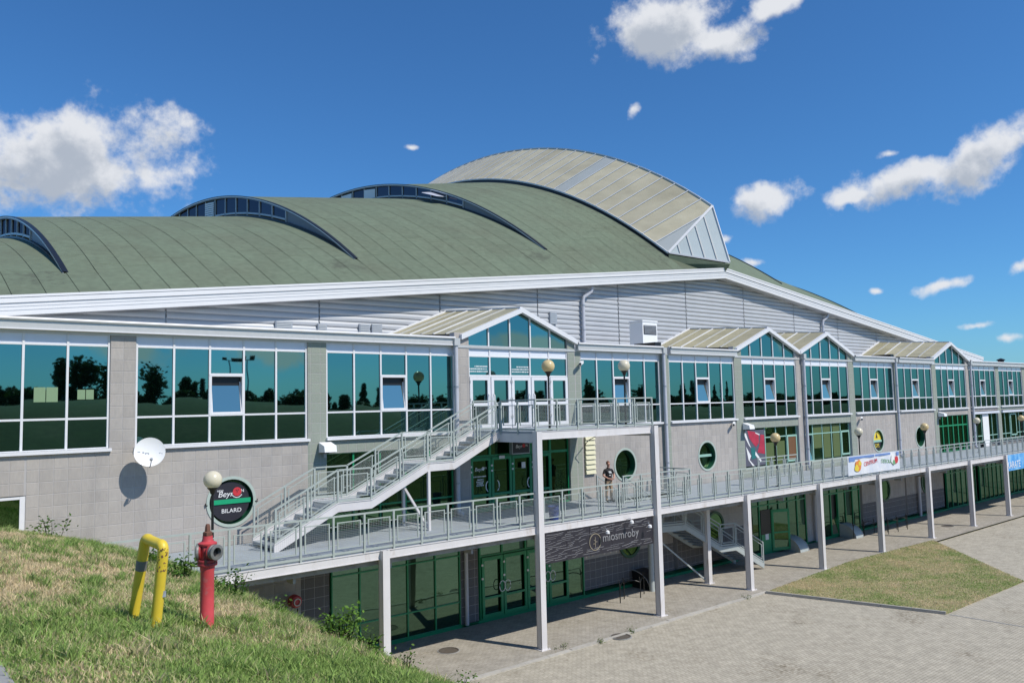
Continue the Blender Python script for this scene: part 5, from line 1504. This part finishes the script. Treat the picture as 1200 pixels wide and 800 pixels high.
# light well hoods at the foot of the wall
def hood(x, lab):
    h = thing('light_well_hood', (x, -.6, 0), lab, 'hood', 'curved hoods at the foot of the wall')
    P = [(x + .62 * math.cos(R(t)) * 1.0, .72 * math.sin(R(t))) for t in range(0, 181, 15)]
    m_ = MB(); m_.grid([[(x + .8 * (k / 1 - .5), YG - .08 - 1.0 * math.cos(R(t)), .74 * math.sin(R(t))) for k in (0, 1)] for t in range(0, 91, 10)]); m_.sm = True
    b = m_
    for k in (0, 1):
        xx = x + .8 * (k - .5); m_.poly([(xx, YG - .08, 0)] + [(xx, YG - .08 - 1.0 * math.cos(R(t)), .74 * math.sin(R(t))) for t in range(0, 91, 10)])
    m_.build('shell', mt['rail_grey'] if x > 25 else mt['black'], h)
    for k in (-.42, .42):
        MB().tube([(x + k, YG - .08 - 1.01 * math.cos(R(t)), .75 * math.sin(R(t))) for t in range(0, 91, 10)], .018, 6).build('rim', mt['gutter'], h)
hood(21.3, 'dark curved light well hood beside the bicycle rack')
hood(33.4, 'grey curved light well hood right of the half open door')
hood(39.4, 'grey curved light well hood under the tilted ground floor window')


def rack(x, y, n, lab, rz=0):
    t = thing('bicycle_rack', (x, y, 0), lab, 'bicycle rack', 'black bicycle racks on the paving')
    for k in range(n):
        xx = x + k * .62; yy = y + (.25 if k % 2 else -.1)
        MB().tube([(xx, yy, -.05), (xx, yy, .62), (xx - .05, yy, .88)], .022, 8).build('upright', mt['black'], t)
        MB().tube([(xx, yy, .5), (xx + .02, yy, .66), (xx + .06, yy, .76)], .016, 6).build('hook', mt['black'], t)
        if k < n - 1:
            y2 = y + (.25 if (k + 1) % 2 else -.1)
            MB().tube([(xx + .62 * f, yy + (y2 - yy) * f, .64 + .10 * math.sin(math.pi * f)) for f in (0, .25, .5, .75, 1)], .018, 6).build('rail', mt['black'], t)


rack(18.4, -1.75, 4, 'black bicycle rack near the half round window')
rack(41.7, -1.8, 6, 'black bicycle rack on the far paving between white posts')
rack(38.9, -1.1, 5, 'black bicycle rack beside the tilted ground floor window')
bn = thing('waste_bin', (13.35, -3.5, 4.03), 'small blue plastic bin behind the walkway railing', 'bin')
MB().lathe([(.16, 0), (.20, .45), (.215, .45), (.215, .48), (.19, .48), (.15, .04)], (13.35, -3.5, 4.03), 20).build('bin_body', mt['blue'], bn)
for x, y, lab in ((9.66, -2.15, 'round rusty manhole cover near the nearest white post'), (14.93, -5.05, 'round rusty manhole cover lying across the kerb line'), (46.9, -.95 - 2.2, 'round manhole cover on the far paving by the lawn')):
    m_ = thing('manhole_cover', (x, y, 0), lab, 'manhole cover', 'manhole covers')
    MB().lathe([(.34, -.02), (.34, .022), (.30, .022), (.30, .010), (.001, .010)], (x, y, 0), 28).build('cover', mt['iron'], m_)
    MB().lathe([(.38, -.02), (.38, .014), (.345, .014)], (x, y, 0), 28, 'z', False).build('ring', mt['concrete'], m_)

# ------------------------------------------------------------------ hydrant, pipe hoop, connector
def hz(x, y): return float(hgt(x, y)) - .1
hx, hy = -3.12, -16.02; hb = hz(hx, hy) - .02
h = thing('fire_hydrant', (hx, hy, hb), 'red standpipe fire hydrant with two outlets standing on the dry bank', 'hydrant')
MB().lathe([(.078, -.1), (.078, .01), (.070, .025), (.068, .60), (.074, .62), (.074, .66)], (hx, hy, hb), 24).build('standpipe', mt['red'], h)
MB().lathe([(.098, .655), (.10, .66), (.10, .68), (.098, .685)], (hx, hy, hb), 20).lathe([(.098, .69), (.10, .695), (.10, .715), (.098, .72)], (hx, hy, hb), 20).build('flange', mt['red_dark'], h)
MB().lathe([(.076, .72), (.084, .735), (.084, .85), (.078, .865)], (hx, hy, hb), 8).build('valve_body', mt['red_dark'], h)
MB().lathe([(.092, .865), (.095, .87), (.095, .888), (.06, .905), (.052, .93), (.05, .96)], (hx, hy, hb), 20).build('bonnet', mt['red'], h)
MB().lathe([(.046, .955), (.05, .965), (.05, 1.0), (.03, 1.006), (.027, 1.055), (.020, 1.08), (.001, 1.085)], (hx, hy, hb), 6).build('spindle_cap', mt['rust'], h)
fl = MB()
for k in range(6):
    t = 2 * math.pi * k / 6; fl.lathe([(.016, .69), (.016, .735)], (hx + .088 * math.cos(t), hy + .088 * math.sin(t), hb - .008), 6)
fl.build('bolt', mt['rust'], h)
view = Vector((CAM.x - hx, CAM.y - hy, 0)).normalized(); side = Vector((0, 0, 1)).cross(view)   # side points to the right seen from the camera
def outlet(dirv, ln, open_):
    o_ = node('outlet', h, (hx, hy, hb + .80)); c = Vector((hx, hy, hb + .80)); dv = dirv.normalized(); q = dv.to_track_quat('Z', 'Y').to_matrix()
    def L_(prof, n=22):
        m_ = MB(); m_.grid([[c + q @ Vector((r * math.cos(2 * math.pi * k / n), r * math.sin(2 * math.pi * k / n), z)) for k in range(n + 1)] for r, z in prof]); m_.sm = True; return m_
    L_([(.05, .06), (.05, ln), (.085, ln), (.085, ln + .018), (.001, ln + .018)]).build('neck', mt['red_dark'], o_)
    if open_:
        L_([(.06, ln + .018), (.078, ln + .022), (.078, ln + .04), (.070, ln + .044), (.070, ln + .052), (.080, ln + .056), (.080, ln + .08), (.066, ln + .084), (.050, ln + .084), (.048, ln + .03), (.001, ln + .028)]).build('coupling', mt['coupling'], o_)
        L_([(.048, ln + .034), (.001, ln + .034)]).build('bore', mt['black'], o_)
    else: L_([(.085, ln + .019), (.088, ln + .024), (.088, ln + .045), (.06, ln + .055), (.001, ln + .056)]).build('cap', mt['coupling'], o_)
outlet(view * .80 + side * .62, .072, True)
outlet(view * -.1 - side * 1.0, .062, False)

NT, FT, NB, FB = Vector((-3.682, -16.435, 6.80)), Vector((-3.755, -16.09, 6.845)), Vector((-3.712, -16.30, 6.0)), Vector((-3.80, -15.86, 6.02))
yh = thing('pipe_hoop', (NB.x, NB.y, 6.0), 'bent yellow pipe hoop with flaking paint planted in the bank', 'barrier')
pts = [FB - Vector((0, 0, .15)), FB, FB + (FT - FB) * .5, FB + (FT - FB) * .88]
def arc(a, b, c, n=6): return [a * (1 - t) ** 2 + b * 2 * t * (1 - t) + c * t * t for t in [k / n for k in range(n + 1)]]
pts += arc(FB + (FT - FB) * .90, FT + Vector((0, 0, .03)), FT + (NT - FT) * .22) + arc(FT + (NT - FT) * .78, NT + Vector((0, 0, .03)), NT + (NB - NT) * .10)
pts += [NT + (NB - NT) * .35, NT + (NB - NT) * .62, NB, NB - Vector((0, 0, .15))]
rr_ = [.051] * len(pts); 
MB().tube(pts, rr_, 16).build('bent_pipe', mt['yellow'], yh)
tp2 = FB + (FT - FB) * .62; tp3 = FB + (FT - FB) * .74
MB().tube([tp2, tp3], .0530, 16, caps=False).build('tape', mt['tape'], yh)
chp = MB()
q = random.Random(5)
for k in range(26):
    f = q.uniform(.02, .3); p = NT + (NB - NT) * f; a = q.uniform(-1.0, .9); nrm = (view * math.cos(a) + side * math.sin(a)).normalized(); tt = Vector((0, 0, 1)).cross(nrm)
    s_ = q.uniform(.004, .010); c = p + nrm * .0515
    chp.prism([c + tt * s_, c + Vector((0, 0, s_ * 1.6)), c - tt * s_, c - Vector((0, 0, s_ * 1.3))], nrm * .001)
chp.build('bare_patch', mt['rust'], yh)
c = NT + (NB - NT) * .57 + (view * .4 + side * .8).normalized() * .055
MB().prism([c + Vector((-.02, 0, .03)), c + Vector((.02, .01, .02)), c + Vector((.015, 0, -.03)), c + Vector((-.015, .01, -.035))], view * .012).build('dent', mt['alu'], yh)

cx, cy = 4.95, -.55
cz0 = max(0, hz(cx, cy))
rc_ = thing('hydrant_connector', (cx, cy, cz0), 'low red fire connector on two thin legs before the grey wall', 'hydrant')
MB().lathe([(.06, -.16), (.17, -.14), (.20, -.08), (.20, .10), (.17, .12)], (cx, cy, 2.14), 22, 'y').build('body', mt['red'], rc_)
MB().lathe([(.09, -.20), (.12, -.20), (.12, -.13), (.09, -.13), (.09, -.20)], (cx, cy, 2.14), 18, 'y').build('coupling', mt['gutter'], rc_)
for sg in (-1, 1): MB().tube([(cx + .09 * sg, cy, cz0 - .1), (cx + .09 * sg, cy, 1.9)], .022, 8).build('leg', mt['black'], rc_)

# ------------------------------------------------------------------ the man on the walkway
px_, py_ = 18.25, -1.55
man = thing('person', (px_, py_, 4.03), 'short haired man in black t-shirt and tan camouflage trousers standing on the walkway', 'person')
J = {'pelvis': (0, 0, .90, .135, .11), 'belly': (0, -.01, 1.02, .14, .115), 'chest': (0, 0, 1.22, .165, .115), 'neckb': (0, 0, 1.38, .085, .075), 'neck': (0, -.01, 1.44, .052, .055),
     'jaw': (0, -.03, 1.505, .062, .075), 'head': (0, -.015, 1.575, .075, .092), 'crown': (0, -.01, 1.645, .052, .065),
     'shl': (-.17, 0, 1.335, .062, .06), 'ell': (-.265, -.02, 1.10, .043, .043), 'wrl': (-.13, -.20, .985, .030, .032), 'hdl': (-.065, -.235, .965, .034, .026),
     'shr': (.17, 0, 1.335, .062, .06), 'elr': (.265, -.02, 1.10, .043, .043), 'wrr': (.13, -.20, .985, .030, .032), 'hdr': (.065, -.235, .965, .034, .026),
     'hpl': (-.09, 0, .82, .095, .095), 'knl': (-.105, -.02, .48, .062, .066), 'cal': (-.108, .01, .30, .056, .06), 'anl': (-.11, .01, .10, .046, .05), 'tol': (-.13, -.15, .035, .042, .035),
     'hpr': (.09, 0, .82, .095, .095), 'knr': (.10, -.04, .48, .062, .066), 'car': (.105, -.01, .30, .056, .06), 'anr': (.11, -.02, .10, .046, .05), 'tor': (.14, -.18, .035, .042, .035)}
BN = [('pelvis', 'belly'), ('belly', 'chest'), ('chest', 'neckb'), ('neckb', 'neck'), ('neck', 'jaw'), ('jaw', 'head'), ('head', 'crown'), ('chest', 'shl'), ('shl', 'ell'), ('ell', 'wrl'), ('wrl', 'hdl'),
      ('chest', 'shr'), ('shr', 'elr'), ('elr', 'wrr'), ('wrr', 'hdr'), ('pelvis', 'hpl'), ('hpl', 'knl'), ('knl', 'cal'), ('cal', 'anl'), ('anl', 'tol'), ('pelvis', 'hpr'), ('hpr', 'knr'), ('knr', 'car'), ('car', 'anr'), ('anr', 'tor')]
for sd, sg in (('l', -1), ('r', 1)):                       # five unequal fingers, curled towards each other
    hd = J['hd' + sd]
    for k in range(4):
        f0 = (hd[0] - sg * .018, hd[1] - .006, hd[2] + .026 - .017 * k); ln = (.036, .042, .038, .028)[k]
        J['f%s%d' % (sd, k)] = (*f0, .0095, .0095); J['g%s%d' % (sd, k)] = (f0[0] - sg * ln, f0[1] - .014, f0[2] - .012, .0085, .0085); J['h%s%d' % (sd, k)] = (f0[0] - sg * (ln + .018), f0[1] + .016, f0[2] - .02, .0075, .0075)
        BN += [('hd' + sd, 'f%s%d' % (sd, k)), ('f%s%d' % (sd, k), 'g%s%d' % (sd, k)), ('g%s%d' % (sd, k), 'h%s%d' % (sd, k))]
    J['t' + sd] = (hd[0] + sg * .004, hd[1] - .028, hd[2] + .034, .011, .011); J['u' + sd] = (hd[0] - sg * .028, hd[1] - .040, hd[2] + .046, .009, .009)
    BN += [('hd' + sd, 't' + sd), ('t' + sd, 'u' + sd)]
names = list(J); idx = {n_: i for i, n_ in enumerate(names)}
me = bpy.data.meshes.new('body'); me.from_pydata([J[n_][:3] for n_ in names], [(idx[a], idx[b]) for a, b in BN], [])
bo = bpy.data.objects.new('body', me); COL.objects.link(bo)
sk = bo.modifiers.new('skin', 'SKIN'); ss = bo.modifiers.new('sub', 'SUBSURF'); ss.levels = 2; ss.render_levels = 2
if not me.skin_vertices: me.skin_vertices.new()
for n_ in names: sv = me.skin_vertices[0].data[idx[n_]]; sv.radius = J[n_][3:5]; sv.use_root = n_ == 'pelvis'
bpy.context.view_layer.update()
bm2 = bpy.data.meshes.new_from_object(bo.evaluated_get(bpy.context.evaluated_depsgraph_get()))
bpy.data.objects.remove(bo)
for m_ in ('skin', 'shirt', 'trouser', 'black'): bm2.materials.append(mt[m_])
for p in bm2.polygons:
    c = p.center
    arm = abs(c.x) > .19 or (c.y < -.13 and c.z > .8)
    if c.z > 1.415: k = 0
    elif c.z > .97 and not arm: k = 1
    elif arm and c.z > 1.17 : k = 1
    elif arm and c.z > .85: k = 0
    elif c.z > .88: k = 1
    elif c.z > .085: k = 2
    else: k = 3
    p.material_index = k; p.use_smooth = True
body = link('body', bm2, man, (px_, py_, 4.03))
def at_man(v): return Vector((px_, py_, 4.03)) + Vector(v)
MB().lathe([(.001, .072), (.035, .064), (.064, .035), (.077, 0), (.080, -.03), (.074, -.05)], at_man((0, .004, 1.628)), 16).build('hair', mt['rust'], man)
fm = MB(); fm.lathe([(.011, -.004), (.006, .004)], at_man((-.03, -.108, 1.575)), 8, 'y').lathe([(.011, -.004), (.006, .004)], at_man((.03, -.108, 1.575)), 8, 'y'); fm.build('eye', mt['black'], man)
MB().prism([at_man((-.014, -.100, 1.535)), at_man((.014, -.100, 1.535)), at_man((0, -.098, 1.58))], (0, -.022, -.004)).build('nose', mt['skin'], man)
MB().box(px_ - .026, px_ + .026, py_ - .112, py_ - .100, 4.03 + 1.503, 4.03 + 1.511).build('mouth', mt['red'], man)
for sg in (-1, 1): MB().lathe([(.001, -.012), (.022, -.006), (.024, .006), (.001, .012)], at_man((.078 * sg, .0, 1.565)), 10, 'x').build('ear', mt['skin'], man)
pr = MB()
for (a, b, z0, z1) in ((-.075, .04, 1.245, 1.275), (-.05, .075, 1.20, 1.235), (-.04, .03, 1.10, 1.13)): pr.box(px_ + a, px_ + b, py_ - .150, py_ - .10, 4.03 + z0, 4.03 + z1)
pr.build('shirt_print', mt['paper'], man)
man.rotation_euler.z = R(-14)

# ------------------------------------------------------------------ what stands behind the camera and shows in the glass
TREES = [(13.5, 14.6, .93, 0), (16.4, 15.0, 1.58, 0), (18.7, 14.4, 1.18, 0), (24.2, 15.1, 1.77, 0), (28.1, 12.3, .79, 0), (29.3, 11.8, .68, 0), (30.5, 12.0, .34, 1), (40.7, 11.2, .98, 0), (44.0, 11.2, 1.49, 0), (38.4, 10.5, .84, 0), (50.1, 10.6, .77, 0), (52.9, 10.4, .65, 0), (57.0, 11.7, 1.07, 1), (58.5, 10.9, .54, 1), (65.4, 10.9, 1.8, 0), (69.7, 10.0, .99, 0), (106.8, 12.4, .75, 1), (110.2, 12.8, .76, 1), (104.9, 11.6, 1.16, 0), (121.1, 11.6, 1.77, 0), (131.7, 11.6, 1.11, 1), (136.2, 12.3, .84, 1), (145.1, 12.1, .87, 1), (150.1, 12.9, .89, 1), (162.9, 10.5, .82, 1), (168.4, 10.2, .73, 1), (190.3, 10.3, .9, 1), (77.7, 10.0, 1.32, 0), (85.4, 10.6, 1.83, 0), (93.6, 10.8, 1.58, 0)]
q = random.Random(11)
for k in range(120): TREES.append((6 + k * 1.72 + q.uniform(-.8, .8), 9.5 - 2.4 * float(sst(14, 70, 6 + k * 1.72)) + q.uniform(1.0, 2.4), q.uniform(1.0, 2.0), q.choice((0, 0, 0, 1))))
for k, (x, zt, r0, kind) in enumerate(TREES):
    y = -85 + q.uniform(-3, 3); zb = min(float(hgt(x, y)) - .2, zt - 2.2)
    t = thing('conifer' if kind else 'broadleaf_tree', (x, y, zb), 'slender dark conifer on the hill opposite, mirrored in the teal windows' if kind else 'dark broadleaf tree on the hill opposite, mirrored in the teal windows', 'tree', 'conifers on the opposite hill' if kind else 'broadleaf trees on the opposite hill')
    MB().tube([(x, y, zb - .3), (x + .05, y, zb + (zt - zb) * .5), (x, y, zt - .3)], [.16, .10, .02], 7).build('trunk', mt['bark'], t)
    rr = np.random.default_rng(100 + k); n = int(350 + 420 * r0); H_ = zt - zb
    if kind:
        f = rr.random(n) ** .7; a = rr.uniform(0, 6.283, n); rad = r0 * (1.05 - f) * np.sqrt(rr.random(n)) * (1 + .35 * np.sin(f * 22)); P = np.stack([x + rad * np.cos(a), y + rad * np.sin(a), zb + .4 + f * (H_ - .4)], 1)
    else:
        cl = rr.normal(0, 1, (9, 3)); cl /= np.linalg.norm(cl, axis=1)[:, None]; cl = cl * np.array([r0 * .62, r0 * .62, H_ * .28]) * rr.uniform(.5, 1, (9, 1)) + np.array([x, y, zb + H_ * .58])
        P = cl[rr.integers(0, 9, n)] + rr.normal(0, 1, (n, 3)) * np.array([r0 * .30, r0 * .30, H_ * .13])
        P[:, 2] = np.minimum(P[:, 2], zt)
    leafcloud('crown', P, .26, mt['leaf'], t, (.035, .06, .018) if kind else (.045, .075, .018), 100 + k, aspect=1.3)
for x, lab in ((35.1, 'tall twin headed floodlight mast mirrored in the second window band, left one'), (37.3, 'tall twin headed floodlight mast mirrored in the second window band, right one')):
    t = thing('floodlight_mast', (x, -85, 8), lab, 'mast')
    MB().tube([(x, -85, 7.5), (x, -85, 15.2)], [.14, .09], 10).build('pole', mt['alu'], t)
    MB().beam((x - .7, -85, 15.2), (x + .7, -85, 15.2), .1, .1).build('crossarm', mt['alu'], t)
    for sg in (-.7, .7): MB().prism([(x + sg - .35, -84.8, 15.1), (x + sg + .35, -84.8, 15.1), (x + sg + .35, -84.6, 15.6), (x + sg - .35, -84.6, 15.6)], (0, -.25, .05)).build('lamp_head', mt['black'], t)
